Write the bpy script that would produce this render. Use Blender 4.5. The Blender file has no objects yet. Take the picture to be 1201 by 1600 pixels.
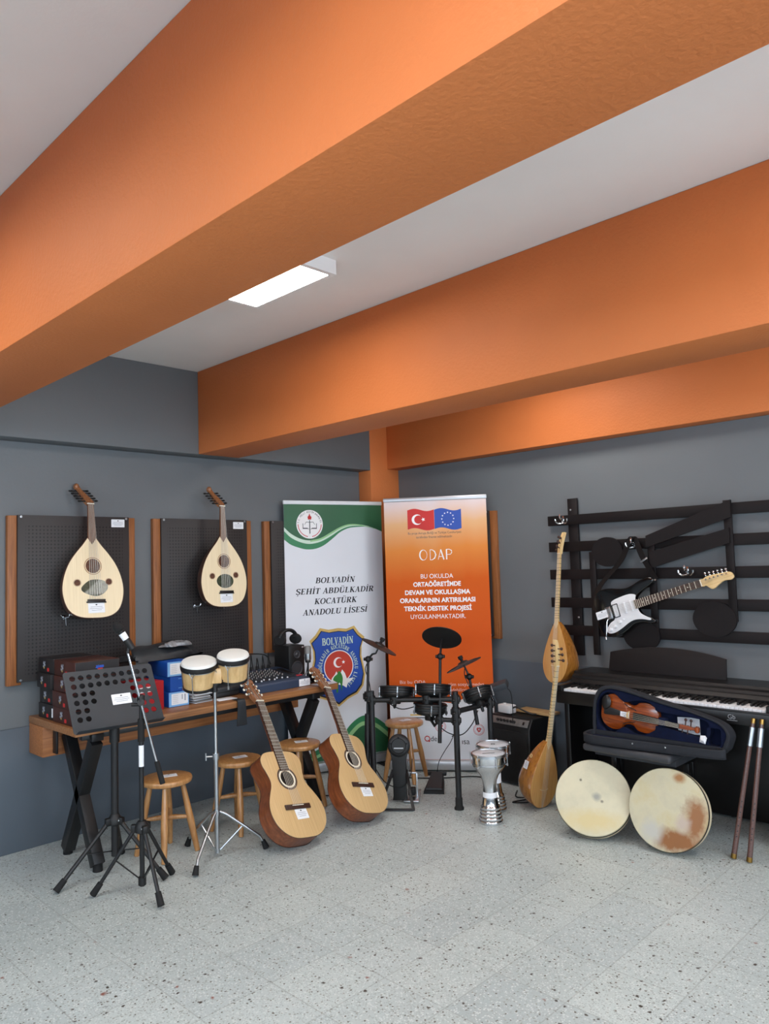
import bpy, bmesh, math, random
from math import radians as rad, sin, cos, pi
from mathutils import Matrix, Vector, Euler

random.seed(7)
SC = bpy.context.scene
COL = SC.collection

# ------------------------------------------------------------------ camera, world, lights, exposure
cam_d = bpy.data.cameras.new('camera')
cam = bpy.data.objects.new('camera', cam_d)
COL.objects.link(cam)
cam.location = (0, 0, 1.58)
cam.rotation_euler = (rad(93.957), rad(1.7573), rad(44.6665))
cam_d.sensor_fit = 'VERTICAL'
cam_d.sensor_height = 36.0
cam_d.lens = 36.0 * 1177.3 / 1600.0
cam_d.clip_start = 0.05
SC.camera = cam

world = bpy.data.worlds.new('world')
SC.world = world
world.use_nodes = True
world.node_tree.nodes['Background'].inputs[0].default_value = (0.75, 0.85, 1.0, 1)
world.node_tree.nodes['Background'].inputs[1].default_value = 0.6

SC.view_settings.view_transform = 'Standard'
SC.view_settings.look = 'None'
SC.view_settings.exposure = 0.08
SC.view_settings.gamma = 1.0
SC.view_settings.use_curve_mapping = False

LAMP = 17.0          # radiance of a ceiling panel
SKY_E = 9.5          # daylight radiance of the windows (side wall)
SKY_B = 14.0          # daylight radiance of the windows (wall behind the camera)


def area(name, loc, rot, sx, sy, power, col):
    d = bpy.data.lights.new(name, 'AREA')
    d.shape = 'RECTANGLE'
    d.size = sx
    d.size_y = sy
    d.energy = power
    d.color = col
    o = bpy.data.objects.new(name, d)
    COL.objects.link(o)
    o.location = loc
    o.rotation_euler = rot
    return o


# daylight entering through the windows
for yy in (-2.2, 0.3, 2.8):
    area('window_daylight', (3.15, yy, 1.75), (0, rad(90), 0), 1.4, 1.7, SKY_E * 1.4 * 1.7 * pi, (0.74, 0.88, 1.0))
for xx in (-2.6, 0.4):
    area('window_daylight', (xx, -3.45, 2.05), (rad(90), 0, 0), 1.7, 0.8, SKY_B * 0.8 * 1.7 * pi, (0.74, 0.88, 1.0))


# ------------------------------------------------------------------ helpers
def srgb(c):
    out = []
    for v in c:
        v = v / 255.0
        out.append(v / 12.92 if v <= 0.04045 else ((v + 0.055) / 1.055) ** 2.4)
    return (out[0], out[1], out[2], 1.0)


MATS = {}


def new_mat(name):
    m = bpy.data.materials.new(name)
    m.use_nodes = True
    MATS[name] = m
    return m, m.node_tree, m.node_tree.nodes['Principled BSDF']


def ramp(nt, fac, stops):
    r = nt.nodes.new('ShaderNodeValToRGB')
    el = r.color_ramp.elements
    while len(el) < len(stops):
        el.new(0.5)
    for e, (p, c) in zip(el, stops):
        e.position = p
        e.color = c
    nt.links.new(fac, r.inputs[0])
    return r.outputs[0]


def objcoord(nt, scale=(1, 1, 1), rot=(0, 0, 0)):
    t = nt.nodes.new('ShaderNodeTexCoord')
    mp = nt.nodes.new('ShaderNodeMapping')
    mp.inputs['Scale'].default_value = scale
    mp.inputs['Rotation'].default_value = rot
    nt.links.new(t.outputs['Object'], mp.inputs['Vector'])
    return mp.outputs['Vector']


def noise(nt, vec, scale, detail=3.0, rough=0.5):
    n = nt.nodes.new('ShaderNodeTexNoise')
    n.inputs['Scale'].default_value = scale
    n.inputs['Detail'].default_value = detail
    n.inputs['Roughness'].default_value = rough
    nt.links.new(vec, n.inputs['Vector'])
    return n.outputs['Fac']


def bump(nt, bs, h, strength, dist=0.01):
    b = nt.nodes.new('ShaderNodeBump')
    b.inputs['Strength'].default_value = strength
    b.inputs['Distance'].default_value = dist
    nt.links.new(h, b.inputs['Height'])
    nt.links.new(b.outputs[0], bs.inputs['Normal'])


def mul(c, k):
    return (c[0] * k, c[1] * k, c[2] * k, 1)


def plain(name, rgb, rough=0.5, metal=0.0, var=0.08, scale=9.0, bmp=0.0, bscale=120.0, spec=0.5, coat=0.0):
    m, nt, bs = new_mat(name)
    c = srgb(rgb)
    v = objcoord(nt)
    col = ramp(nt, noise(nt, v, scale), [(0.3, mul(c, 1 - var)), (0.7, mul(c, 1 + var))])
    nt.links.new(col, bs.inputs['Base Color'])
    bs.inputs['Roughness'].default_value = rough
    bs.inputs['Metallic'].default_value = metal
    bs.inputs['Specular IOR Level'].default_value = spec
    bs.inputs['Coat Weight'].default_value = coat
    if bmp:
        bump(nt, bs, noise(nt, v, bscale, 4), bmp)
    return m


def wood(name, a, b, scale=(14, 1.2, 14), rough=0.4, ns=4.0, coat=0.0):
    m, nt, bs = new_mat(name)
    v = objcoord(nt, scale)
    f = noise(nt, v, ns, 5, 0.6)
    col = ramp(nt, f, [(0.32, srgb(a)), (0.68, srgb(b))])
    nt.links.new(col, bs.inputs['Base Color'])
    bs.inputs['Roughness'].default_value = rough
    bs.inputs['Coat Weight'].default_value = coat
    bs.inputs['Coat Roughness'].default_value = 0.15
    return m


def glow(name, rgb, strength):
    m, nt, bs = new_mat(name)
    bs.inputs['Base Color'].default_value = srgb(rgb)
    bs.inputs['Emission Color'].default_value = srgb(rgb)
    bs.inputs['Emission Strength'].default_value = strength
    return m


def math_node(nt, op, a, b=None, c=None):
    n = nt.nodes.new('ShaderNodeMath')
    n.operation = op
    for i, x in enumerate((a, b, c)):
        if x is None:
            continue
        if isinstance(x, (int, float)):
            n.inputs[i].default_value = x
        else:
            nt.links.new(x, n.inputs[i])
    return n.outputs[0]


def mixc(nt, fac, a, b):
    n = nt.nodes.new('ShaderNodeMix')
    n.data_type = 'RGBA'
    nt.links.new(fac, n.inputs[0])
    for i, x in ((6, a), (7, b)):
        if isinstance(x, tuple):
            n.inputs[i].default_value = x
        else:
            nt.links.new(x, n.inputs[i])
    return n.outputs[2]


def catmull(pts, n=6, closed=False):
    P = [Vector(p) for p in pts]
    out = []
    N = len(P)
    rng = range(N if closed else N - 1)
    for i in rng:
        if closed:
            a, b, c, d = P[(i - 1) % N], P[i], P[(i + 1) % N], P[(i + 2) % N]
        else:
            b, c = P[i], P[i + 1]
            a = P[i - 1] if i > 0 else b * 2 - c
            d = P[i + 2] if i + 2 < N else c * 2 - b
        for k in range(n):
            t = k / n
            out.append(0.5 * ((2 * b) + (c - a) * t + (2 * a - 5 * b + 4 * c - d) * t * t + (3 * b - a - 3 * c + d) * t ** 3))
    if not closed:
        out.append(P[-1])
    return out


def basis(z):
    z = Vector(z).normalized()
    u = Vector((0, 0, 1)) if abs(z.z) < 0.9 else Vector((1, 0, 0))
    x = u.cross(z).normalized()
    return x, z.cross(x), z


class MB:
    """Collects shapes into one mesh object (one part)."""

    def __init__(s):
        s.bm = bmesh.new()
        s.mi = 0
        s.M = Matrix.Identity(4)

    def v(s, p):
        return s.bm.verts.new(s.M @ Vector(p))

    def f(s, vs):
        try:
            fa = s.bm.faces.new(vs)
            fa.material_index = s.mi
            return fa
        except ValueError:
            return None

    def box(s, c, size, R=None, bev=0.0, seg=2):
        t = bmesh.new()
        bmesh.ops.create_cube(t, size=1.0)
        bmesh.ops.scale(t, vec=size, verts=t.verts)
        if bev > 0:
            bmesh.ops.bevel(t, geom=t.edges[:], offset=min(bev, min(size) * 0.45), segments=seg, affect='EDGES', profile=0.5)
        m = Matrix.Translation(c)
        if R is not None:
            m = m @ (R if isinstance(R, Matrix) else Euler(R).to_matrix()).to_4x4()
        s.merge(t, m)
        return s

    def merge(s, t, m=None):
        m = s.M @ m if m is not None else s.M
        mp = {}
        for v in t.verts:
            mp[v] = s.bm.verts.new(m @ v.co)
        for fa in t.faces:
            s.f([mp[v] for v in fa.verts])
        t.free()

    def cyl(s, a, b, r0, r1=None, n=14, caps=True):
        r1 = r0 if r1 is None else r1
        a, b = Vector(a), Vector(b)
        x, y, z = basis(b - a)
        A = [s.v(a + (x * cos(2 * pi * i / n) + y * sin(2 * pi * i / n)) * r0) for i in range(n)]
        B = [s.v(b + (x * cos(2 * pi * i / n) + y * sin(2 * pi * i / n)) * r1) for i in range(n)]
        for i in range(n):
            s.f([A[i], A[(i + 1) % n], B[(i + 1) % n], B[i]])
        if caps:
            s.f(A[::-1])
            s.f(B)
        return s

    def tube(s, pts, r, n=8, closed=False):
        P = [Vector(p) for p in pts]
        N = len(P)
        rings = []
        up = None
        for i, p in enumerate(P):
            if closed:
                t = P[(i + 1) % N] - P[(i - 1) % N]
            else:
                t = P[min(i + 1, N - 1)] - P[max(i - 1, 0)]
            if t.length < 1e-9:
                t = Vector((0, 0, 1))
            t.normalize()
            if up is None:
                x, y, _ = basis(t)
            else:
                x = (up - t * up.dot(t))
                x = x.normalized() if x.length > 1e-6 else basis(t)[0]
                y = t.cross(x)
            up = x
            rr = r[i] if isinstance(r, (list, tuple)) else r
            rings.append([s.v(p + (x * cos(2 * pi * k / n) + y * sin(2 * pi * k / n)) * rr) for k in range(n)])
        for i in range(N if closed else N - 1):
            A, B = rings[i], rings[(i + 1) % N]
            for k in range(n):
                s.f([A[k], A[(k + 1) % n], B[(k + 1) % n], B[k]])
        if not closed:
            s.f(rings[0][::-1])
            s.f(rings[-1])
        return s

    def lathe(s, prof, a=(0, 0, 0), z=(0, 0, 1), n=32, cap0=True, cap1=True):
        a = Vector(a)
        x, y, z = basis(z)
        rings = []
        for r, h in prof:
            if r < 1e-6:
                rings.append([s.v(a + z * h)])
            else:
                rings.append([s.v(a + z * h + (x * cos(2 * pi * k / n) + y * sin(2 * pi * k / n)) * r) for k in range(n)])
        for A, B in zip(rings, rings[1:]):
            for k in range(n):
                k2 = (k + 1) % n
                if len(A) == 1 and len(B) == 1:
                    continue
                if len(A) == 1:
                    s.f([A[0], B[k2], B[k]])
                elif len(B) == 1:
                    s.f([A[k], A[k2], B[0]])
                else:
                    s.f([A[k], A[k2], B[k2], B[k]])
        if cap0 and len(rings[0]) > 1:
            s.f(rings[0][::-1])
        if cap1 and len(rings[-1]) > 1:
            s.f(rings[-1])
        return s

    def ring(s, c, z, R, r, n=40, m=8):
        x, y, z = basis(z)
        c = Vector(c)
        return s.tube([c + (x * cos(2 * pi * k / n) + y * sin(2 * pi * k / n)) * R for k in range(n)], r, m, True)

    def sph(s, c, r, sc=(1, 1, 1), n=14, R=None):
        t = bmesh.new()
        bmesh.ops.create_uvsphere(t, u_segments=n, v_segments=max(6, n // 2), radius=r)
        bmesh.ops.scale(t, vec=sc, verts=t.verts)
        m = Matrix.Translation(c)
        if R is not None:
            m = m @ R.to_4x4()
        s.merge(t, m)
        return s

    def outline(s, loops, z0=0.0, z1=0.0, M=None, bev=0.0, bres=2):
        """Filled 2D outline (first loop) with holes (other loops), thickness z0..z1 along local z."""
        cu = bpy.data.curves.new('t', 'CURVE')
        cu.dimensions = '2D'
        cu.fill_mode = 'BOTH' if z1 > z0 else 'FRONT'
        cu.extrude = max(0, (z1 - z0) / 2 - bev)
        cu.bevel_depth = bev
        cu.bevel_resolution = bres
        if bev:
            cu.offset = -bev
        for lp in loops:
            sp = cu.splines.new('POLY')
            sp.points.add(len(lp) - 1)
            for q, p in zip(sp.points, lp):
                q.co = (p[0], p[1], 0, 1)
            sp.use_cyclic_u = True
        s.curve(cu, (M if M is not None else Matrix.Identity(4)) @ Matrix.Translation((0, 0, (z0 + z1) / 2)))
        return s

    def curve(s, cu, M):
        o = bpy.data.objects.new('t', cu)
        COL.objects.link(o)
        dg = bpy.context.evaluated_depsgraph_get()
        me = bpy.data.meshes.new_from_object(o.evaluated_get(dg))
        t = bmesh.new()
        t.from_mesh(me)
        bmesh.ops.remove_doubles(t, verts=t.verts, dist=1e-6)
        s.merge(t, M)
        bpy.data.objects.remove(o)
        bpy.data.curves.remove(cu)
        bpy.data.meshes.remove(me)

    def text(s, body, size, M, bold=0.0, shear=0.0, width=None, align='CENTER', space=1.0):
        cu = bpy.data.curves.new('t', 'FONT')
        cu.body = body
        cu.size = size
        cu.align_x = align
        cu.shear = shear
        cu.offset = bold
        cu.space_character = space
        cu.fill_mode = 'FRONT'
        if width:
            o = bpy.data.objects.new('t', cu)
            COL.objects.link(o)
            bpy.context.view_layer.update()
            w = o.dimensions.x
            bpy.data.objects.remove(o)
            if w > 1e-6:
                M = M @ Matrix.Diagonal((width / w, 1, 1, 1))
        s.curve(cu, M)
        return s

    def loft(s, rings, cap0=True, cap1=True, closed=True):
        R = [[s.v(p) for p in r] for r in rings]
        for A, B in zip(R, R[1:]):
            n = len(A)
            for k in range(n if closed else n - 1):
                s.f([A[k], A[(k + 1) % n], B[(k + 1) % n], B[k]])
        if cap0:
            s.f(R[0][::-1])
        if cap1:
            s.f(R[-1])
        return s

    def strip(s, pts, wid, z=0.0):
        """Flat ribbon in the xy plane; wid = width per point."""
        P = [Vector((p[0], p[1], 0)) for p in pts]
        L, Rr = [], []
        for i, p in enumerate(P):
            t = P[min(i + 1, len(P) - 1)] - P[max(i - 1, 0)]
            nrm = Vector((-t.y, t.x, 0)).normalized()
            w = wid[i] if isinstance(wid, (list, tuple)) else wid
            L.append(s.v((p.x + nrm.x * w / 2, p.y + nrm.y * w / 2, z)))
            Rr.append(s.v((p.x - nrm.x * w / 2, p.y - nrm.y * w / 2, z)))
        for i in range(len(P) - 1):
            s.f([L[i], Rr[i], Rr[i + 1], L[i + 1]])
        return s

    def build(s, name, mat, parent=None, smooth=True, angle=38, label=None):
        me = bpy.data.meshes.new(name)
        bmesh.ops.recalc_face_normals(s.bm, faces=s.bm.faces)
        s.bm.to_mesh(me)
        s.bm.free()
        for m in (mat if isinstance(mat, (list, tuple)) else [mat]):
            me.materials.append(MATS[m])
        if smooth and len(me.polygons):
            me.polygons.foreach_set('use_smooth', [True] * len(me.polygons))
            me.set_sharp_from_angle(angle=rad(angle))
        o = bpy.data.objects.new(name, me)
        COL.objects.link(o)
        if parent is not None:
            o.parent = parent
        if label:
            o['label'] = label
        return o


def frame(t, y, z, sc=1.0):
    y = Vector(y).normalized()
    z = Vector(z)
    z = (z - y * z.dot(y)).normalized()
    x = y.cross(z)
    m = Matrix.Identity(4)
    for i, a in enumerate((x, y, z)):
        for k in range(3):
            m[k][i] = a[k] * sc
    m.translation = Vector(t)
    return m


def at(x, y, z=0.0, rz=0.0):
    return Matrix.Translation((x, y, z)) @ Matrix.Rotation(rz, 4, 'Z')


def thing(name, label, cat, M=None, group=None):
    o = bpy.data.objects.new(name, None)
    o.empty_display_size = 0.05
    COL.objects.link(o)
    if M is not None:
        o.matrix_basis = M
    o['label'] = label
    o['category'] = cat
    if group:
        o['group'] = group
    return o


def tag(o, label, cat, M=None, group=None, stuff=False):
    o['label'] = label
    o['category'] = cat
    if group:
        o['group'] = group
    if stuff:
        o['kind'] = 'stuff'
    if M is not None:
        o.matrix_basis = M
    return o


def dup(root, M, label=None, group=None):
    r = root.copy()
    COL.objects.link(r)
    r.matrix_basis = M
    if label:
        r['label'] = label
    if group:
        r['group'] = group

    def rec(src, dst):
        for ch in [c for c in COL.objects if c.parent == src]:
            d = ch.copy()
            COL.objects.link(d)
            d.parent = dst
            rec(ch, d)
    rec(root, r)
    return r


def struct(name, mb, mat, parent=None, label=None):
    o = mb.build(name, mat, parent)
    if parent is None:
        o['kind'] = 'structure'
    return o


def circle(cx, cy, r, n=24, ry=None):
    ry = r if ry is None else ry
    return [(cx + r * cos(2 * pi * k / n), cy + ry * sin(2 * pi * k / n)) for k in range(n)]


def rrect(x0, y0, x1, y1, r, n=5):
    out = []
    for cx, cy, a in ((x1 - r, y1 - r, 0), (x0 + r, y1 - r, 90), (x0 + r, y0 + r, 180), (x1 - r, y0 + r, 270)):
        for k in range(n + 1):
            t = rad(a + 90 * k / n)
            out.append((cx + r * cos(t), cy + r * sin(t)))
    return out


XYZ_xz = Matrix(((1, 0, 0, 0), (0, 0, -1, 0), (0, 1, 0, 0), (0, 0, 0, 1)))     # 2D (x,y) -> (x, z), thickness towards -y
XYZ_yz = Matrix(((0, 0, 1, 0), (1, 0, 0, 0), (0, 1, 0, 0), (0, 0, 0, 1)))      # 2D (x,y) -> (y, z), thickness towards +x

# ------------------------------------------------------------------ materials
plain('ceiling_paint', (232, 231, 229), 0.85, var=0.03, scale=2.0, bmp=0.05, bscale=90)
plain('orange_paint', (211, 120, 62), 0.62, var=0.04, scale=2.5, bmp=0.22, bscale=75)
plain('grey_paint', (104, 108, 111), 0.55, var=0.05, scale=1.6, bmp=0.05, bscale=60)
plain('grey_shaded', (86, 95, 104), 0.42, var=0.06, scale=1.6, bmp=0.05, bscale=40)  # the wall grey again, with the lower wall's darker, bluer shade put in
plain('white_frame', (235, 236, 236), 0.4, var=0.02)
plain('black_metal', (20, 20, 22), 0.42, 0.0, var=0.1, spec=0.5)
plain('black_plastic', (15, 15, 16), 0.5, var=0.1)
plain('black_satin', (15, 13, 14), 0.38, var=0.12, scale=6)
plain('black_lacquer', (10, 10, 11), 0.14, var=0.1, coat=0.6)
plain('rack_black', (19, 13, 14), 0.55, var=0.1, scale=5, spec=0.3)
plain('rubber', (14, 14, 15), 0.8, var=0.1)
plain('chrome', (215, 217, 220), 0.13, 1.0, var=0.02)
plain('steel', (182, 186, 190), 0.3, 1.0, var=0.05)
plain('silver_bar', (188, 190, 194), 0.35, 0.6, var=0.05)
plain('gold', (150, 118, 62), 0.3, 1.0, var=0.08)
plain('white_plastic', (226, 227, 230), 0.4, var=0.02)
plain('paper', (232, 234, 238), 0.7, var=0.02, scale=30)
plain('ink', (26, 26, 34), 0.7, var=0.02)
plain('ink_grey', (150, 154, 166), 0.7, var=0.02)
plain('ink_red', (190, 40, 40), 0.7, var=0.02)
plain('banner_white', (222, 224, 230), 0.55, var=0.015, scale=3)
plain('print_green', (42, 96, 62), 0.45, var=0.06, scale=4)
plain('print_green_mid', (52, 128, 84), 0.45, var=0.08, scale=4)
plain('print_green_light', (150, 200, 140), 0.45, var=0.06, scale=4)
plain('print_mint', (205, 226, 208), 0.45, var=0.03)
plain('print_blue', (34, 76, 168), 0.5, var=0.05)
plain('print_gold', (206, 172, 98), 0.5, var=0.15, scale=14)
plain('print_dark', (24, 26, 34), 0.6, var=0.05)
plain('print_red', (200, 34, 28), 0.5, var=0.04)
plain('print_brick', (196, 62, 44), 0.5, var=0.05)
plain('print_leaf', (52, 130, 52), 0.5, var=0.1, scale=40)
plain('print_white', (244, 242, 242), 0.55, var=0.01)
plain('print_pink', (240, 200, 190), 0.55, var=0.02)
plain('cream_head', (226, 226, 222), 0.45, var=0.03)
plain('film_head', (206, 210, 216), 0.3, var=0.04, scale=14)
plain('navy_velvet', (14, 22, 48), 0.95, var=0.2, scale=30, spec=0.2)
plain('case_cloth', (26, 29, 36), 0.8, var=0.15, scale=30)
plain('bag_nylon', (36, 40, 44), 0.5, var=0.2, scale=18, bmp=0.3, bscale=30)
plain('clear_wrap', (130, 132, 136), 0.2, var=0.6, scale=26)
plain('mixer_blue', (44, 58, 82), 0.5, var=0.08)
plain('mixer_dark', (24, 30, 40), 0.5, var=0.08)
plain('box_black', (30, 26, 27), 0.5, var=0.15, scale=12)
plain('box_brown', (64, 26, 18), 0.45, var=0.25, scale=12)
plain('box_red', (176, 30, 38), 0.5, var=0.1)
plain('box_blue', (20, 78, 168), 0.45, var=0.08)
plain('box_light', (120, 176, 226), 0.5, var=0.1)
plain('bench_vinyl', (52, 53, 57), 0.55, var=0.08, scale=12)
plain('cone', (58, 58, 62), 0.35, var=0.1)
plain('grille', (16, 15, 16), 0.9, var=0.3, scale=60)
plain('panel_grey', (120, 118, 116), 0.45, 0.3, var=0.15, scale=30)
plain('nut_bone', (238, 232, 214), 0.4, var=0.03)
plain('stand_grey', (42, 47, 53), 0.5, var=0.1, scale=3)
wood('table_wood', (124, 80, 48), (166, 114, 70), (30, 1.0, 30), 0.42)
wood('apron_wood', (138, 84, 48), (176, 114, 66), (30, 1.0, 30), 0.5)
wood('panel_wood', (118, 68, 32), (164, 102, 54), (40, 1.2, 40), 0.5)
wood('panel_wood_flat', (122, 72, 36), (170, 106, 58), (2.0, 40, 30), 0.5)
wood('stool_wood', (156, 106, 58), (190, 142, 90), (16, 16, 2), 0.38, coat=0.3)
wood('spruce', (194, 158, 108), (214, 180, 130), (60, 1.0, 60), 0.38, coat=0.3)
wood('spruce_pale', (226, 206, 168), (240, 222, 188), (60, 1.0, 60), 0.5)
wood('mahogany', (98, 50, 26), (138, 76, 42), (16, 1.5, 16), 0.35, coat=0.4)
wood('bowl_dark', (48, 28, 20), (78, 46, 30), (30, 1.5, 30), 0.35, coat=0.3)
wood('neck_brown', (92, 56, 36), (128, 84, 56), (30, 1.5, 30), 0.45)
wood('rosewood', (44, 26, 20), (74, 46, 36), (40, 2, 40), 0.45)
wood('head_wood', (124, 76, 44), (158, 104, 66), (30, 2, 30), 0.4, coat=0.3)
wood('saz_top', (190, 136, 72), (216, 166, 98), (50, 1.2, 50), 0.35, coat=0.4)
wood('saz_bowl', (128, 78, 28), (176, 116, 48), (26, 1.6, 26), 0.25, coat=0.5)
wood('maple', (214, 180, 122), (232, 202, 148), (40, 2, 40), 0.4, coat=0.2)
wood('bongo_wood', (196, 158, 104), (222, 188, 134), (10, 10, 1.0), 0.4, coat=0.3)
wood('violin_wood', (104, 42, 12), (160, 76, 24), (30, 1.4, 30), 0.25, coat=0.5)
wood('flute_wood', (72, 48, 44), (106, 76, 68), (40, 40, 2), 0.3, coat=0.4)
wood('light_board', (176, 140, 92), (202, 166, 116), (1.5, 30, 30), 0.5)
plain('ebony', (22, 18, 17), 0.35, var=0.1)
plain('rosette', (84, 46, 26), 0.6, var=0.9, scale=260)
plain('tortoise', (60, 66, 48), 0.3, var=0.6, scale=60, coat=0.4)
plain('rosette_ring', (84, 66, 54), 0.5, var=0.35, scale=220)
plain('string', (190, 186, 176), 0.35, 0.6, var=0.05)
plain('fret_dark', (66, 48, 30), 0.6, var=0.1)


def hide_mat(name, base, blotches):
    m, nt, bs = new_mat(name)
    v = objcoord(nt)
    f = noise(nt, v, 7.0, 5, 0.6)
    col = ramp(nt, f, [(0.25, srgb(base[0])), (0.5, srgb(base[1])), (0.75, srgb(base[2]))])
    warp = noise(nt, v, 14.0, 4, 0.65)
    sep = nt.nodes.new('ShaderNodeSeparateXYZ')
    nt.links.new(v, sep.inputs[0])
    for (cx, cy, rx, ry, c, edge) in blotches:
        dx = math_node(nt, 'POWER', math_node(nt, 'ABSOLUTE', math_node(nt, 'DIVIDE', math_node(nt, 'SUBTRACT', sep.outputs[0], cx), rx)), 2.0)
        dy = math_node(nt, 'POWER', math_node(nt, 'ABSOLUTE', math_node(nt, 'DIVIDE', math_node(nt, 'SUBTRACT', sep.outputs[1], cy), ry)), 2.0)
        d = math_node(nt, 'SQRT', math_node(nt, 'ADD', dx, dy))
        d = math_node(nt, 'ADD', d, math_node(nt, 'MULTIPLY', math_node(nt, 'SUBTRACT', warp, 0.5), 1.6))
        mr = nt.nodes.new('ShaderNodeMapRange')
        mr.inputs[1].default_value = 1.0 + edge
        mr.inputs[2].default_value = 1.0 - edge
        nt.links.new(d, mr.inputs[0])
        col = mixc(nt, mr.outputs[0], col, srgb(c))
    nt.links.new(col, bs.inputs['Base Color'])
    bs.inputs['Roughness'].default_value = 0.5
    return m


hide_mat('drum_hide', [(182, 178, 154), (198, 192, 166), (206, 199, 170)],
         [(0.02, 0.0, 0.02, 0.02, (150, 150, 140), 0.6), (0.0, -0.13, 0.16, 0.05, (200, 184, 138), 0.6), (-0.07, 0.09, 0.006, 0.006, (110, 106, 92), 0.5), (0.05, -0.02, 0.008, 0.008, (120, 116, 104), 0.5)])
hide_mat('drum_hide_stained', [(182, 176, 154), (198, 191, 162), (192, 178, 134)],
         [(0.15, -0.03, 0.06, 0.10, (146, 98, 58), 0.45), (0.06, -0.15, 0.11, 0.055, (140, 90, 46), 0.4), (0.06, 0.17, 0.03, 0.022, (158, 112, 66), 0.5),
          (0.085, -0.055, 0.035, 0.04, (186, 170, 156), 0.5), (-0.08, -0.12, 0.05, 0.05, (186, 184, 174), 0.5)])
wood('hoop_pale', (206, 192, 158), (226, 212, 180), (4, 4, 40), 0.5)


def floor_mat():
    m, nt, bs = new_mat('terrazzo')
    v = objcoord(nt)
    base = ramp(nt, noise(nt, v, 1.1, 4), [(0.3, srgb((168, 177, 176))), (0.7, srgb((190, 198, 197)))])
    sep = nt.nodes.new('ShaderNodeSeparateXYZ')
    nt.links.new(v, sep.inputs[0])
    tx = math_node(nt, 'DIVIDE', math_node(nt, 'ADD', sep.outputs[0], 2.145 + 9.0), 0.30)
    ty = math_node(nt, 'DIVIDE', math_node(nt, 'SUBTRACT', sep.outputs[1], 1.172 - 9.3), 0.31)
    # each tile its own tint
    cmb = nt.nodes.new('ShaderNodeCombineXYZ')
    nt.links.new(math_node(nt, 'FLOOR', tx), cmb.inputs[0])
    nt.links.new(math_node(nt, 'FLOOR', ty), cmb.inputs[1])
    wn = nt.nodes.new('ShaderNodeTexWhiteNoise')
    nt.links.new(cmb.outputs[0], wn.inputs['Vector'])
    tint = ramp(nt, wn.outputs['Value'], [(0.0, (0.90, 0.915, 0.93, 1)), (1.0, (1.03, 1.03, 1.02, 1))])
    mm = nt.nodes.new('ShaderNodeMix')
    mm.data_type = 'RGBA'
    mm.blend_type = 'MULTIPLY'
    mm.inputs[0].default_value = 1.0
    nt.links.new(base, mm.inputs[6])
    nt.links.new(tint, mm.inputs[7])
    col = mm.outputs[2]

    def chips(scale, thr, rnd, c, soft=0.05):
        nonlocal col
        vo = nt.nodes.new('ShaderNodeTexVoronoi')
        vo.inputs['Scale'].default_value = scale
        wob = nt.nodes.new('ShaderNodeVectorMath')
        wob.operation = 'MULTIPLY_ADD'
        nn = nt.nodes.new('ShaderNodeTexNoise')
        nn.inputs['Scale'].default_value = scale * 1.7
        nt.links.new(v, nn.inputs['Vector'])
        nt.links.new(nn.outputs['Color'], wob.inputs[0])
        wob.inputs[1].default_value = (0.5 / scale,) * 3
        nt.links.new(v, wob.inputs[2])
        nt.links.new(wob.outputs[0], vo.inputs['Vector'])
        mr = nt.nodes.new('ShaderNodeMapRange')
        mr.inputs[1].default_value = thr + soft
        mr.inputs[2].default_value = thr - soft
        nt.links.new(vo.outputs['Distance'], mr.inputs[0])
        sc = nt.nodes.new('ShaderNodeSeparateColor')
        nt.links.new(vo.outputs['Color'], sc.inputs[0])
        sel = math_node(nt, 'GREATER_THAN', sc.outputs[0], rnd)
        col = mixc(nt, math_node(nt, 'MULTIPLY', sel, mr.outputs[0]), col, srgb(c))
    chips(150, 0.42, 0.55, (158, 165, 163))
    chips(120, 0.45, 0.70, (200, 206, 204))
    chips(75, 0.30, 0.78, (146, 148, 142))
    chips(58, 0.22, 0.66, (92, 84, 74))
    chips(25, 0.16, 0.76, (62, 52, 44))
    chips(12, 0.10, 0.90, (132, 76, 62))
    gx = math_node(nt, 'ABSOLUTE', math_node(nt, 'SUBTRACT', math_node(nt, 'FRACT', tx), 0.5))
    gy = math_node(nt, 'ABSOLUTE', math_node(nt, 'SUBTRACT', math_node(nt, 'FRACT', ty), 0.5))
    g = math_node(nt, 'GREATER_THAN', math_node(nt, 'MAXIMUM', gx, gy), 0.492)
    col = mixc(nt, math_node(nt, 'MULTIPLY', g, 0.38), col, srgb((128, 128, 124)))
    nt.links.new(col, bs.inputs['Base Color'])
    bs.inputs['Roughness'].default_value = 0.42
    bs.inputs['Specular IOR Level'].default_value = 0.35
    return m


floor_mat()


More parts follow.
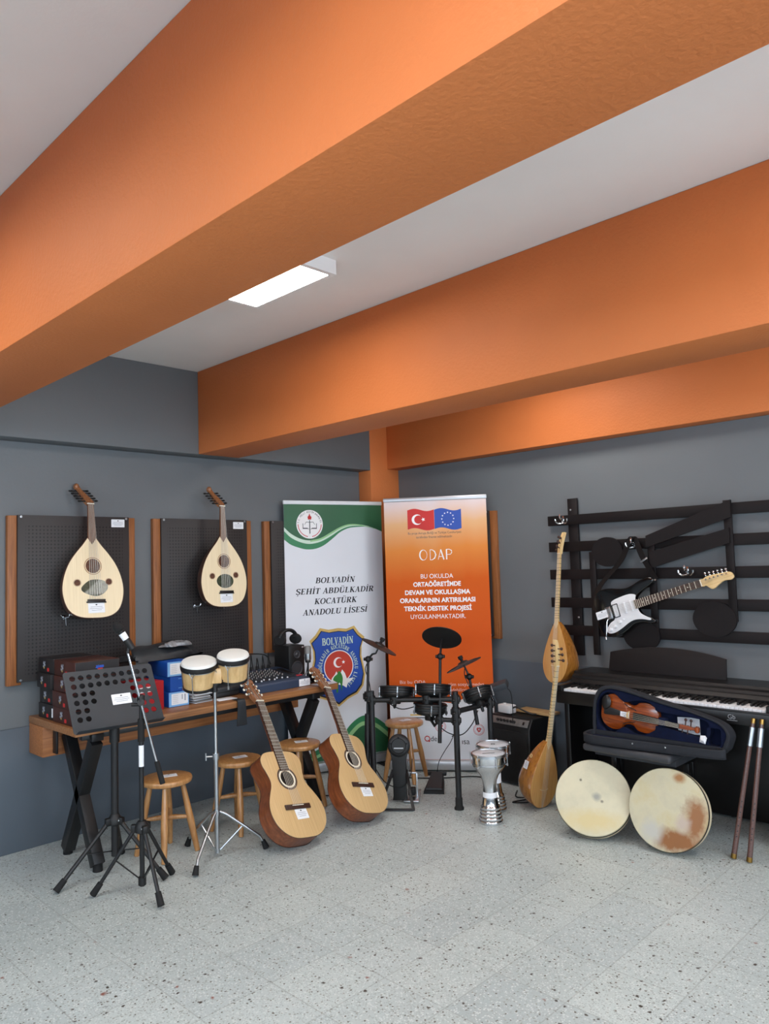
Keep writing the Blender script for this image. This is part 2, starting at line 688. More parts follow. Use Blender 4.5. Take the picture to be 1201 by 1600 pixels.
def peg_mat():
    m, nt, bs = new_mat('pegboard_black')
    v = objcoord(nt)
    sep = nt.nodes.new('ShaderNodeSeparateXYZ')
    nt.links.new(v, sep.inputs[0])
    P = 0.0215
    gx = math_node(nt, 'SUBTRACT', math_node(nt, 'FRACT', math_node(nt, 'DIVIDE', math_node(nt, 'ADD', sep.outputs[0], 5.0), P)), 0.5)
    gy = math_node(nt, 'SUBTRACT', math_node(nt, 'FRACT', math_node(nt, 'DIVIDE', math_node(nt, 'ADD', sep.outputs[1], 5.0), P)), 0.5)
    d = math_node(nt, 'SQRT', math_node(nt, 'ADD', math_node(nt, 'MULTIPLY', gx, gx), math_node(nt, 'MULTIPLY', gy, gy)))
    hole = math_node(nt, 'LESS_THAN', d, 0.25)
    inx = math_node(nt, 'LESS_THAN', math_node(nt, 'ABSOLUTE', sep.outputs[0]), 0.300)
    iny = math_node(nt, 'LESS_THAN', math_node(nt, 'ABSOLUTE', sep.outputs[1]), 0.445)
    hole = math_node(nt, 'MULTIPLY', hole, math_node(nt, 'MULTIPLY', inx, iny))
    c = ramp(nt, noise(nt, v, 3.0), [(0.3, srgb((42, 38, 38))), (0.7, srgb((48, 44, 44)))])
    nt.links.new(mixc(nt, hole, c, srgb((12, 10, 10))), bs.inputs['Base Color'])
    bs.inputs['Roughness'].default_value = 0.55
    return m


peg_mat()


def orange_banner_mat():
    m, nt, bs = new_mat('banner_orange')
    v = objcoord(nt)
    sep = nt.nodes.new('ShaderNodeSeparateXYZ')
    nt.links.new(v, sep.inputs[0])
    h = math_node(nt, 'DIVIDE', sep.outputs[1], 2.1)
    w = math_node(nt, 'MULTIPLY', math_node(nt, 'SUBTRACT', noise(nt, objcoord(nt, (1.5, 0.2, 1)), 2.0, 2), 0.5), 0.10)
    col = ramp(nt, math_node(nt, 'ADD', h, w), [(0.25, srgb((208, 90, 26))), (0.46, srgb((206, 84, 22))), (0.68, srgb((208, 92, 22))), (0.80, srgb((222, 136, 62))),
                       (0.90, srgb((226, 176, 128))), (0.955, srgb((226, 200, 190))), (1.0, srgb((226, 214, 218)))])
    nt.links.new(col, bs.inputs['Base Color'])
    bs.inputs['Roughness'].default_value = 0.5
    bs.inputs['Specular IOR Level'].default_value = 0.15
    return m


orange_banner_mat()
glow('lamp_panel', (255, 252, 246), LAMP)
glow('daylight_pane', (220, 234, 255), 2.0)

# ------------------------------------------------------------------ the room
XW, XE, YB, YW, ZC = -4.661, 3.2, -3.5, 4.775, 2.950
XB, ZB = -4.513, 2.373


def slab(x0, x1, y0, y1, z0, z1, bev=0.0):
    return MB().box(((x0 + x1) / 2, (y0 + y1) / 2, (z0 + z1) / 2), (x1 - x0, y1 - y0, z1 - z0), bev=bev)


struct('floor', slab(XW - 0.2, XE + 0.2, YB - 0.2, YW + 0.2, -0.1, 0), 'terrazzo')
struct('ceiling', slab(XW - 0.2, XE + 0.2, YB - 0.2, YW + 0.2, ZC, ZC + 0.12), 'ceiling_paint')
struct('wall_left', slab(XW - 0.2, XW, YB - 0.2, YW + 0.2, 0, ZC), 'grey_paint')
struct('wall_back', slab(XW, XE, YW, YW + 0.2, 0, ZC), 'grey_paint')


def wall_with_windows(name, u0, u1, wins, M, z0=1.0):
    """wall in a (u, z) plane with openings; M maps local (u, z, thickness)."""
    mb = MB()
    loops = [[(u0, 0), (u1, 0), (u1, ZC), (u0, ZC)]]
    for a, b in wins:
        loops.append([(a, z0), (b, z0), (b, 2.45), (a, 2.45)])
    mb.outline(loops, 0, 0.2, M)
    return struct(name, mb, 'grey_paint')


ME = Matrix(((0, 0, 1, XE), (1, 0, 0, 0), (0, 1, 0, 0), (0, 0, 0, 1)))
MBK = Matrix(((1, 0, 0, 0), (0, 0, -1, YB), (0, 1, 0, 0), (0, 0, 0, 1)))
wall_with_windows('wall_right', YB - 0.2, YW + 0.2, [(y - 0.87, y + 0.87) for y in (-2.2, 0.3, 2.8)], ME)
wall_with_windows('wall_front', XW, XE, [(x - 0.87, x + 0.87) for x in (-2.6, 0.4)], MBK, 1.6)
wi = 0
for M, us, z0 in ((ME, (-2.2, 0.3, 2.8), 1.0), (MBK, (-2.6, 0.4), 1.6)):
    for u in us:
        wi += 1
        mb = MB()
        mb.outline([[(u - 0.87, z0), (u + 0.87, z0), (u + 0.87, 2.45), (u - 0.87, 2.45)],
                    [(u - 0.81, z0 + 0.06), (u - 0.03, z0 + 0.06), (u - 0.03, 2.39), (u - 0.81, 2.39)],
                    [(u + 0.03, z0 + 0.06), (u + 0.81, z0 + 0.06), (u + 0.81, 2.39), (u + 0.03, 2.39)]], 0.06, 0.12, M)
        wo = struct('window_%d' % wi, mb, 'white_frame')
        MB().outline([[(u - 0.85, z0 + 0.02), (u + 0.85, z0 + 0.02), (u + 0.85, 2.43), (u - 0.85, 2.43)]], 0.1, 0.105, M).build('pane', 'daylight_pane', wo)

ti = 0


def trim(mb, mat):
    global ti
    ti += 1
    return struct('trim_%d' % ti, mb, mat)


trim(slab(XW, XB, YB, 4.433, ZB, ZC, 0.006), 'grey_paint')                 # edge beam on the left wall
trim(slab(XB, XE, 0.927, 1.245, ZB, ZC, 0.006), 'orange_paint')            # first cross beam
trim(slab(XB, XE, 2.778, 3.109, ZB, ZC, 0.006), 'orange_paint')            # second cross beam
trim(slab(XB, XE, 4.636, YW, 2.394, ZC, 0.006), 'orange_paint')            # beam on the back wall
trim(slab(XB, XE, -0.92, -0.60, ZB, ZC, 0.006), 'orange_paint')            # cross beam behind the viewer
trim(slab(XW, XB, 4.433, YW, 0, ZC, 0.004), 'orange_paint')                # corner pillar
trim(slab(XW, XW + 0.014, YB, 4.433, 0.0, 0.70, 0.004), 'grey_shaded')      # dado of the left wall
trim(slab(XB, XE, YW - 0.014, YW, 0.0, 0.825, 0.004), 'grey_shaded')        # dado of the back wall

# ceiling lights
cl = thing('ceiling_light', 'white square ceiling light with glowing panel between the two orange cross beams', 'ceiling light', at(-2.75, 1.93, ZC), 'square ceiling lights')
MB().outline([rrect(-0.30, -0.30, 0.30, 0.30, 0.004), rrect(-0.275, -0.275, 0.275, 0.275, 0.01)], -0.066, 0.0).build('housing', 'white_frame', cl)
MB().outline([rrect(-0.276, -0.276, 0.276, 0.276, 0.01)], -0.064, -0.058).build('diffuser', 'lamp_panel', cl)
for (lx, ly, lb) in ((-2.75, 3.88, 'white square ceiling light hidden behind the second orange beam, near the back wall'),
                     (-2.95, 0.00, 'white square ceiling light before the nearest beam, towards the left wall'),
                     (-0.45, 0.00, 'white square ceiling light before the nearest beam, right above the viewer'),
                     (-0.05, 1.93, 'white square ceiling light between the cross beams, out to the right'),
                     (-0.40, 3.88, 'white square ceiling light near the back wall, out to the right')):
    dup(cl, at(lx, ly, ZC), lb)


def card(parent, M, w=0.09, h=0.06, name='label_card'):
    """small printed inventory card, local xy plane, facing +z"""
    c = MB()
    c.outline([rrect(-w / 2, -h / 2, w / 2, h / 2, 0.003)], 0, 0.0012, M)
    c.mi = 1
    c.outline([circle(0, h * 0.32, h * 0.10, 12, h * 0.06)], 0.0016, 0.0016, M)
    c.mi = 2
    for k in range(3):
        ww = w * (0.36, 0.40, 0.30)[k]
        y = h * (0.10 - 0.17 * k)
        c.outline([[(-ww, y), (ww, y), (ww, y + h * 0.04), (-ww, y + h * 0.04)]], 0.0016, 0.0016, M)
    return c.build(name, ['paper', 'ink', 'ink_grey'], parent, label='white printed card')

# ------------------------------------------------------------------ pegboards
def pegboard(label, M, has_card=True, hooks=()):
    """local x along the wall, local y up, local z out of the wall; origin at the panel centre on the wall"""
    t = thing('pegboard', label, 'pegboard', M, 'pegboards on the walls')
    for sx in (-1, 1):
        MB().box((sx * 0.355, 0, 0.0175), (0.078, 0.985, 0.035), bev=0.003).build('side_board', 'panel_wood', t)
    MB().box((0, 0.01, 0.045), (0.688, 0.97, 0.018), bev=0.002).build('panel', 'pegboard_black', t)
    for sx in (-1, 1):
        for sy in (-0.465, 0.485):
            MB().lathe([(0.008, 0), (0.007, 0.003), (0, 0.004)], (sx * 0.325, sy, 0.054), (0, 0, 1), 10, cap0=False).build('screw', 'steel', t)
    for hx, hy in hooks:
        h = MB()
        h.lathe([(0.013, 0.0), (0.013, 0.004), (0.0, 0.005)], (hx, hy, 0.054), (0, 0, 1), 12, cap0=False)
        h.tube(catmull([(hx, hy, 0.055), (hx, hy, 0.10), (hx + 0.004, hy + 0.004, 0.125), (hx + 0.004, hy + 0.02, 0.13)], 4), 0.004, 6)
        h.tube(catmull([(hx, hy, 0.09), (hx - 0.022, hy + 0.003, 0.10), (hx - 0.034, hy + 0.018, 0.10)], 4), 0.0035, 6)
        h.tube(catmull([(hx, hy, 0.09), (hx, hy - 0.03, 0.094), (hx, hy - 0.05, 0.10)], 4), 0.004, 6)
        h.build('hook', 'chrome', t)
    if has_card:
        card(t, Matrix.Translation((0.268, 0.455, 0.055)), 0.088, 0.05)
    return t


def wall_L(y, z):
    return frame((XW + 0.002, y, z), (0, 0, 1), (1, 0, 0))


def wall_B(x, z):
    return frame((x, YW - 0.002, z), (0, 0, 1), (0, -1, 0))


pegboard('dark perforated pegboard with wooden side strips, on the left wall behind the nearest lute', wall_L(1.970, 1.438), hooks=[(-0.079, -0.118)])
pegboard('dark perforated pegboard with wooden side strips, behind the lute nearer the room corner', wall_L(2.888, 1.438), hooks=[(-0.102, -0.105)])
pegboard('dark pegboard mostly hidden behind the green and white banner', wall_L(3.795, 1.438), has_card=False)
pegboard('pegboard behind the orange banner showing only one wooden side strip', wall_B(-3.862, 1.475), has_card=False)


# ------------------------------------------------------------------ ouds (short-necked lutes)
def tear_outline(L, W, wide=0.40, n=40, tip=0.022):
    """half-width profile of a pear-shaped soundboard, y from 0 (bottom) to L (neck)"""
    prof = [(0.0, 0.0), (0.004, 0.30), (0.03, 0.58), (0.09, 0.80), (0.18, 0.93), (0.30, 1.0), (0.42, 0.99), (0.55, 0.905), (0.68, 0.75), (0.80, 0.53), (0.90, 0.31), (1.0, tip / (W / 2))]
    pts = catmull([(h * W / 2, y * L, 0) for y, h in prof], 5)
    return [(max(p.x, 0.0), p.y) for p in pts]


def full_outline(half):
    return [(x, y) for x, y in half] + [(-x, y) for x, y in reversed(half) if x > 1e-5]


def bowl(mb, half, depth, n=18, zoff=0.0):
    """ribbed round back under an outline"""
    L = half[-1][1]
    rings = []
    for x, y in half:
        d = depth * min(1.0, (x / max(h[0] for h in half)) ** 0.8) if x > 1e-5 else 0.0
        ring = []
        for k in range(n + 1):
            a = pi * k / n
            ring.append((x * cos(a), y, zoff - d * (sin(a) ** 0.85)))
        rings.append(ring)
    mb.loft(rings, False, False, closed=False)


def oud(label, M, guard_round, fret_mat):
    t = thing('oud', label, 'lute', M, 'lutes hanging on the pegboards')
    half = tear_outline(0.48, 0.36)
    b = MB()
    bowl(b, half, 0.15)
    b.build('bowl', 'bowl_dark', t)
    MB().outline([full_outline(half)], -0.001, 0.004).build('soundboard', 'spruce_pale', t)
    e = MB()
    ol = catmull([(x, y, 0.001) for x, y in full_outline(half)], 1, True)
    e.tube(ol, 0.0035, 6, True)
    e.build('edge_binding', 'bowl_dark', t)
    for (cx, cy, r) in ((0, 0.305, 0.043), (-0.095, 0.205, 0.018), (0.092, 0.212, 0.018)):
        MB().outline([circle(cx, cy, r, 32)], 0.004, 0.0055).build('rosette', 'rosette', t)
        rr = MB()
        rr.outline([circle(cx, cy, r * 1.2, 32), circle(cx, cy, r * 1.12, 32)], 0.004, 0.0052)
        rr.build('rosette_ring', 'head_wood', t)
    if guard_round:
        g = [circle(0.005, 0.172, 0.066, 32, 0.047)]
    else:
        g = [[(p.x, p.y) for p in catmull([(-0.072, 0.175, 0), (-0.06, 0.15, 0), (0.0, 0.128, 0), (0.045, 0.135, 0), (0.08, 0.165, 0), (0.082, 0.20, 0), (0.05, 0.222, 0), (-0.01, 0.223, 0), (-0.045, 0.205, 0)], 5, True)]]
    MB().outline(g, 0.004, 0.0052).build('pickguard', 'tortoise', t)
    br = MB()
    br.box((0.012, 0.098, 0.009), (0.105, 0.020, 0.011), bev=0.002)
    br.box((0.012, 0.091, 0.007), (0.118, 0.008, 0.007), bev=0.002)
    br.build('bridge', 'ebony', t)
    nk = MB()
    nk.loft([[(w * cos(a), y, zz - d * max(0, sin(a)) if True else 0) for a in [pi * k / 8 for k in range(9)]] for (w, y, d, zz) in ((0.024, 0.475, 0.03, 0.004), (0.022, 0.56, 0.022, 0.004), (0.018, 0.685, 0.018, 0.004))])
    nk.build('neck', 'neck_brown', t)
    fb = MB()
    fb.outline([[(-0.024, 0.47), (0.0, 0.435), (0.024, 0.47), (0.019, 0.68), (-0.019, 0.68)]], 0.004, 0.007)
    fb.build('fingerboard', fret_mat, t)
    MB().box((0, 0.683, 0.006), (0.04, 0.006, 0.012)).build('nut', 'nut_bone', t)
    # pegbox bent back from the nut
    d = Vector((-0.045, 0.105, -0.075))
    p0 = Vector((0, 0.685, -0.004))
    pb = MB()
    nd = d.normalized()
    sd = Vector((1, 0, 0))
    up = nd.cross(sd) * -1
    rings = []
    for k, (w, h) in enumerate(((0.040, 0.030), (0.036, 0.034), (0.030, 0.030), (0.022, 0.024), (0.020, 0.026))):
        c = p0 + d * (k / 4 * 1.1) + Vector((0, 0, 1)) * (0.018 * (k / 4) ** 2)
        rings.append([c + sd * (w / 2) + up * (h / 2), c - sd * (w / 2) + up * (h / 2), c - sd * (w / 2) - up * (h / 2), c + sd * (w / 2) - up * (h / 2)])
    pb.loft(rings)
    pb.sph(p0 + d * 1.14 + Vector((0, 0.0, 0.02)), 0.021, (0.8, 1, 1))
    pb.build('pegbox', 'head_wood', t, angle=60)
    for k in range(10):
        s_ = 1 if k % 2 else -1
        c = p0 + d * (0.12 + 0.088 * k) + up * 0.004
        pg = MB()
        a = c - sd * s_ * 0.02
        b_ = c + sd * s_ * 0.045
        pg.cyl(a, b_, 0.003, 0.004, 8)
        pg.sph(b_ + sd * s_ * 0.008, 0.0115, (1.0, 0.55, 1.0), 10)
        pg.build('peg', 'ebony', t)
    st = MB()
    for k in range(11):
        if k == 0:
            u = -0.5
        else:
            u = -0.5 + (k // 2 + (0.16 if k % 2 else -0.16)) / 5.2 * 1.0
        st.cyl((0.012 + u * 0.08, 0.10, 0.0125), (u * 0.030, 0.683, 0.0125), 0.0007, n=4)
    st.build('strings', 'string', t)
    card(t, Matrix.Translation((0.012, 0.058, 0.0045)) @ Matrix.Rotation(rad(2), 4, 'Z'), 0.098, 0.058)
    tl = MB()
    tl.cyl((0.0, 0.006, -0.012), (0, -0.012, -0.012), 0.005, n=8)
    tl.build('end_button', 'ebony', t)
    return t


oud('pale round-backed lute with a leaf-shaped dark pickguard, hanging on the leftmost pegboard',
    frame((-4.410, 1.9947, 1.313), (-0.174, 0.0435, 0.984), (0.985, -0.014, 0.174), 1.03), False, 'neck_brown')
oud('pale round-backed lute with an oval dark pickguard, hanging on the second pegboard',
    frame((-4.425, 2.915, 1.3226), (-0.078, 0.031, 0.9965), (0.997, 0.02, 0.077), 1.022), True, 'neck_brown')


# ------------------------------------------------------------------ table
TX0, TX1, TY0, TY1, TZ = XW + 0.016, -4.003, 1.705, 3.55, 0.76
tb = thing('table', 'long wooden table with black X-shaped steel legs along the left wall', 'table', at((TX0 + TX1) / 2, (TY0 + TY1) / 2, 0))


def tl_(x, y, z):
    return (x - (TX0 + TX1) / 2, y - (TY0 + TY1) / 2, z)


m_ = MB()
m_.box(tl_((TX0 + TX1) / 2, (TY0 + TY1) / 2, TZ - 0.02), (TX1 - TX0, TY1 - TY0, 0.04), bev=0.003)
m_.build('tabletop', 'table_wood', tb)
m_ = MB()
m_.box(tl_(TX0 + 0.10, (TY0 + TY1) / 2, TZ - 0.04 - 0.002 - 0.085), (0.20, TY1 - TY0 - 0.004, 0.17), bev=0.003)
m_.build('back_apron', 'apron_wood', tb)
m_ = MB()
m_.box(tl_(TX0 + 0.235, TY0 + 0.06, TZ - 0.118), (0.05, 0.012, 0.15), bev=0.002)
m_.build('end_bracket', 'black_metal', tb)
m_ = MB()
m_.box(tl_(-4.22, (TY0 + TY1) / 2, TZ - 0.062), (0.06, TY1 - TY0 - 0.16, 0.04), bev=0.003)
m_.box(tl_(TX1 - 0.055, (TY0 + TY1) / 2, TZ - 0.056), (0.04, TY1 - TY0 - 0.10, 0.03), bev=0.003)
m_.build('steel_frame', 'black_metal', tb)
for yy in (1.83, 3.36):
    lg = MB()
    za, zb_ = TZ - 0.085, 0.03
    for (xa, xb_) in ((-4.39, -4.02), (-4.04, -4.40)):
        a = Vector(tl_(xa, yy, za))
        b_ = Vector(tl_(xb_, yy, zb_))
        d = b_ - a
        ang = math.atan2(d.x, -d.z)
        lg.box((a + b_) / 2, (0.062, 0.062, d.length), Euler((0, -ang, 0)).to_matrix(), bev=0.004)
    lg.box(tl_(-4.22, yy, TZ - 0.062), (0.42, 0.066, 0.04), bev=0.004)
    o = lg.build('leg', 'black_metal', tb, label='X-shaped black steel leg')
    for xx in (-4.02, -4.40):
        MB().cyl(tl_(xx, yy, 0.0), tl_(xx, yy, 0.045), 0.026, 0.024, 14).build('foot', 'rubber', o)


# ------------------------------------------------------------------ stools
def stool(label, M):
    t = thing('stool', label, 'stool', M, 'round wooden stools')
    MB().lathe([(0, 0.385), (0.125, 0.385), (0.139, 0.392), (0.142, 0.402), (0.142, 0.41), (0.138, 0.417), (0.130, 0.420), (0, 0.417)], n=36).build('seat', 'stool_wood', t)
    for k in range(4):
        a = pi / 4 + k * pi / 2
        c_, s_ = cos(a), sin(a)
        top = Vector((0.085 * c_, 0.085 * s_, 0.39))
        bot = Vector((0.165 * c_, 0.165 * s_, 0.0))
        ps = [bot.lerp(top, u) for u in (0, 0.1, 0.45, 0.8, 1)]
        MB().tube(ps, [0.014, 0.016, 0.020, 0.016, 0.013], 12).build('leg', 'stool_wood', t)
    for k in range(2):
        a = pi / 4 + k * pi / 2
        r = 0.085 + 0.08 * (0.39 - 0.19 - 0.03 * k) / 0.39
        MB().tube([(r * cos(a), r * sin(a), 0.19 + 0.02 * k), (0.4 * r * cos(a), 0.4 * r * sin(a), 0.195 + 0.01 * k), (-0.4 * r * cos(a), -0.4 * r * sin(a), 0.195 + 0.01 * k), (-r * cos(a), -r * sin(a), 0.19 + 0.02 * k)], [0.009, 0.014, 0.014, 0.009], 10).build('stretcher', 'stool_wood', t)
    card(t, Matrix.Translation((0.0, 0.02, 0.4195)) @ Matrix.Rotation(rad(60), 4, 'Z'), 0.085, 0.055)
    return t


stool('round honey-wood stool under the table, behind the tripod of the microphone stand', at(-3.955, 2.20, 0.003, rad(10)))
stool('round wooden stool behind the silver bongo stand, under the table', at(-3.985, 2.70, 0.003, rad(15)))
stool('round wooden stool between the two classical guitars', at(-4.00, 3.19, 0.003, rad(2)))
stool('round wooden stool standing behind the electronic drum kit', at(-3.90, 4.10, 0.003, rad(20)))


# ------------------------------------------------------------------ classical guitars
def classical_guitar(label, M):
    t = thing('classical_guitar', label, 'guitar', M, 'classical guitars leaning on the table')
    hp = [(0.0, 0.0), (0.07, 0.004), (0.125, 0.028), (0.168, 0.075), (0.185, 0.135), (0.178, 0.19), (0.152, 0.245), (0.126, 0.29), (0.119, 0.325), (0.128, 0.37), (0.140, 0.412), (0.136, 0.448), (0.108, 0.478), (0.06, 0.489), (0.0, 0.49)]
    half = [(max(0, p.x), p.y) for p in catmull([(x, y, 0) for x, y in hp], 5)]
    ol = full_outline(half)
    MB().outline([ol], -0.098, -0.004).build('back_and_sides', 'mahogany', t)
    MB().outline([ol], -0.004, 0.0, None, 0.001).build('soundboard', 'spruce', t)
    e = MB()
    e.tube([(x * 0.997, y, -0.0975) for x, y in ol], 0.0025, 6, True)
    e.tube([(x * 0.998, y, -0.004) for x, y in ol], 0.0018, 6, True)
    e.build('edge_binding', 'rosewood', t)
    MB().outline([circle(0, 0.328, 0.043, 40)], 0.0002, 0.0008).build('sound_hole', 'ebony', t)
    rr = MB()
    rr.outline([circle(0, 0.328, 0.066, 48), circle(0, 0.328, 0.055, 48)], 0.0003, 0.0012)
    rr.mi = 1
    rr.outline([circle(0, 0.328, 0.054, 48), circle(0, 0.328, 0.045, 48)], 0.0003, 0.0011)
    rr.build('rosette', ['rosette_ring', 'nut_bone'], t)
    br = MB()
    br.box((0, 0.165, 0.004), (0.175, 0.027, 0.008), bev=0.002)
    br.mi = 1
    br.box((0, 0.171, 0.0095), (0.078, 0.003, 0.004))
    br.build('bridge', ['rosewood', 'nut_bone'], t)
    nk = MB()
    nk.loft([[(w * cos(a), y, -0.001 - d * max(0.0, sin(a))) for a in [pi * k / 8 for k in range(9)]] for (w, y, d) in ((0.030, 0.485, 0.07), (0.029, 0.50, 0.03), (0.028, 0.56, 0.021), (0.026, 0.81, 0.018), (0.027, 0.825, 0.02))])
    nk.build('neck', 'mahogany', t)
    fb = MB()
    fb.outline([[(-0.030, 0.372), (0.030, 0.372), (0.0262, 0.808), (-0.0262, 0.808)]], 0.0, 0.006)
    fb.mi = 1
    for k in range(1, 20):
        y = 0.171 + 0.643 / (2 ** (k / 12.0))
        if y > 0.373:
            fb.box((0, y, 0.0064), (0.053 + 0.006 * (0.81 - y) / 0.43, 0.0018, 0.0012))
    fb.build('fretboard', ['rosewood', 'steel'], t)
    MB().box((0, 0.811, 0.006), (0.053, 0.006, 0.011)).build('nut', 'nut_bone', t)
    # slotted headstock, tilted back
    hs = Matrix.Translation((0, 0.812, 0.002)) @ Matrix.Rotation(rad(-13), 4, 'X')
    h = MB()
    outl = [(p.x, p.y) for p in catmull([(0.027, 0, 0), (0.030, 0.02, 0), (0.036, 0.04, 0), (0.036, 0.16, 0), (0.038, 0.172, 0), (0.028, 0.178, 0), (0.016, 0.182, 0), (0.008, 0.192, 0), (0, 0.196, 0)], 3)]
    outl = outl + [(-x, y) for x, y in reversed(outl) if x > 1e-5]
    slots = [rrect(sx * 0.018 - 0.0065, 0.045, sx * 0.018 + 0.0065, 0.15, 0.006, 4) for sx in (-1, 1)]
    h.outline([outl] + slots, -0.018, 0.002, hs)
    h.build('headstock', 'head_wood', t)
    for sx in (-1, 1):
        for k in range(3):
            y = 0.062 + 0.036 * k
            tn = MB()
            tn.M = hs
            tn.cyl((sx * 0.006, y, -0.006), (sx * 0.034, y, -0.006), 0.0045, n=8)
            tn.cyl((sx * 0.036, y, -0.006), (sx * 0.052, y, -0.008), 0.002, n=6)
            tn.cyl((sx * 0.040, y - 0.002, -0.012), (sx * 0.040, y + 0.002, -0.001), 0.006, n=8)
            tn.mi = 1
            tn.sph((sx * 0.056, y, -0.009), 0.009, (0.75, 1.0, 0.6), 10)
            tn.sph((sx * 0.027, y, 0.003), 0.004, (1, 1, 0.8), 8)
            tn.build('tuner', ['steel', 'nut_bone'], t)
    st = MB()
    for k in range(6):
        u = (k - 2.5) / 5
        st.cyl((u * 0.058, 0.168, 0.0115), (u * 0.043, 0.811, 0.0118), 0.0008 if k > 2 else 0.001, n=4)
        sx = -1 if k < 3 else 1
        st.cyl((u * 0.043, 0.811, 0.0118), hs @ Vector((sx * 0.018, 0.062 + 0.036 * (k if k < 3 else 5 - k), -0.001)), 0.0008, n=4)
    st.build('strings', 'string', t)
    card(t, Matrix.Translation((0.012, 0.125, 0.0012)) @ Matrix.Rotation(rad(2), 4, 'Z'), 0.082, 0.055)
    return t


classical_guitar('classical guitar leaning on the table front, nearer the viewer beside the bongo stand',
                 frame((-3.3633, 2.7344, 0.0784), (-0.6374, 0.1017, 0.7638), (0.7685, 0.1563, 0.6205), 1.085))
classical_guitar('classical guitar leaning on the far end of the table, next to the kick drum pad',
                 frame((-3.3601, 3.235, 0.0848), (-0.639, 0.1676, 0.7508), (0.768, 0.1936, 0.6104), 1.10))


# ------------------------------------------------------------------ saz (long-necked lutes)
def saz(label, M, with_card):
    t = thing('saz', label, 'long-necked lute', M, 'long-necked lutes')
    hp = [(0.0, 0.0), (0.035, 0.004), (0.072, 0.025), (0.103, 0.065), (0.119, 0.115), (0.120, 0.155), (0.108, 0.215), (0.088, 0.275), (0.062, 0.335), (0.036, 0.388), (0.017, 0.42)]
    half = [(max(0.0, p.x), p.y) for p in catmull([(x, y, 0) for x, y in hp], 5)]
    b = MB()
    bowl(b, half, 0.190)
    b.build('bowl', 'saz_bowl', t)
    MB().outline([full_outline(half)], -0.001, 0.003, None, 0.0008).build('soundboard', 'saz_top', t)
    e = MB()
    e.tube([(x, y, 0.0) for x, y in full_outline(half)], 0.0022, 6, True)
    e.build('edge_binding', 'saz_bowl', t)
    nk = MB()
    nk.loft([[(w * cos(a), y, 0.006 - d * sin(a)) for a in [pi * k / 8 for k in range(9)]] for (w, y, d) in ((0.018, 0.405, 0.03), (0.0165, 0.46, 0.024), (0.0145, 0.90, 0.022), (0.014, 0.905, 0.022))])
    nk.outline([[(-0.017, 0.40), (0, 0.37), (0.017, 0.40), (0.0145, 0.905), (-0.0145, 0.905)]], 0.003, 0.0068)
    nk.build('neck', 'maple', t)
    fr = MB()
    for k, y in enumerate((0.445, 0.462, 0.476, 0.497, 0.517, 0.532, 0.553, 0.575, 0.59, 0.61, 0.636, 0.654, 0.676, 0.704, 0.722, 0.75, 0.782, 0.80, 0.83, 0.868)):
        w = 0.0185 - 0.004 * (y - 0.42) / 0.48
        fr.tube([(w * cos(a), y, 0.007 + (0.0 if sin(a) >= 0 else 0.026 * sin(a))) for a in [2 * pi * j / 14 for j in range(14)]], 0.0013, 5, True)
    fr.build('tied_frets', 'fret_dark', t)
    pb = MB()
    ps = [Vector((0, 0.90, -0.002)), Vector((0, 0.95, -0.006)), Vector((0, 1.0, -0.016)), Vector((0, 1.04, -0.028)), Vector((0, 1.062, -0.036))]
    ws = (0.0145, 0.016, 0.0155, 0.014, 0.011)
    pb.loft([[p + Vector((sx * w, 0, sz * 0.011)) for sx, sz in ((-1, -1), (1, -1), (1, 1), (-1, 1))] for p, w in zip(ps, ws)])
    pb.build('pegbox', 'maple', t)
    MB().box((0, 0.903, 0.008), (0.029, 0.004, 0.008)).build('nut', 'nut_bone', t)
    for k in range(7):
        f_ = k / 6.0
        if k < 4:
            y = 0.928 + 0.033 * k
            a, b_ = Vector((0.012, y, -0.006 - 0.016 * k / 3)), Vector((-0.042, y + 0.004, -0.006 - 0.016 * k / 3))
        else:
            y = 0.94 + 0.035 * (k - 4)
            a, b_ = Vector((0, y, -0.01)), Vector((0.012, y + 0.004, 0.036 - 0.012 * (k - 4)))
        pg = MB()
        pg.cyl(a, b_, 0.003, 0.0045, 8)
        pg.sph(b_, 0.0105, (0.75, 1, 1), 10)
        pg.build('peg', 'rosewood', t)
    br = MB()
    br.tube(catmull([(-0.035, 0.118, 0.004), (-0.012, 0.113, 0.007), (0.012, 0.113, 0.007), (0.035, 0.118, 0.004)], 4), 0.0028, 6)
    br.build('bridge', 'maple', t)
    st = MB()
    for k in range(7):
        u = (k - 3) / 6
        st.cyl((u * 0.01, 0.002, 0.004), (u * 0.045, 0.115, 0.0095), 0.0005, n=4)
        st.cyl((u * 0.045, 0.115, 0.0095), (u * 0.02, 0.903, 0.0112), 0.0005, n=4)
    st.build('strings', 'string', t)
    if with_card:
        c = Matrix.Translation((-0.094, 0.255, -0.082)) @ Matrix.Rotation(rad(-112), 4, 'Y') @ Matrix.Rotation(rad(-14), 4, 'X') @ Matrix.Rotation(rad(6), 4, 'Z')
        card(t, c, 0.055, 0.05)
        rs = MB()
        rs.ring((-0.068, 0.312, -0.072), (-0.90, 0.22, -0.34), 0.011, 0.003, 20, 6)
        rs.build('bowl_hole', 'maple', t)
    return t


saz('long-necked lute hanging on the left post of the black wall rack, above the piano end',
    frame((-2.850, 4.490, 0.7389), (-0.008, 0.175, 0.9845), (-0.27, -0.945, 0.165), 0.987), False)
saz('long-necked lute standing on the floor between the amplifier and the drums',
    frame((-2.775, 4.160, 0.006), (0.135, 0.066, 0.9885), (0.978, -0.18, -0.10), 1.0), True)


# ------------------------------------------------------------------ black music-note rack on the back wall
rk = thing('wall_rack', 'big black wooden wall rack shaped like staff lines and music notes', 'wall rack', Matrix.Translation((0, YW, 0)))


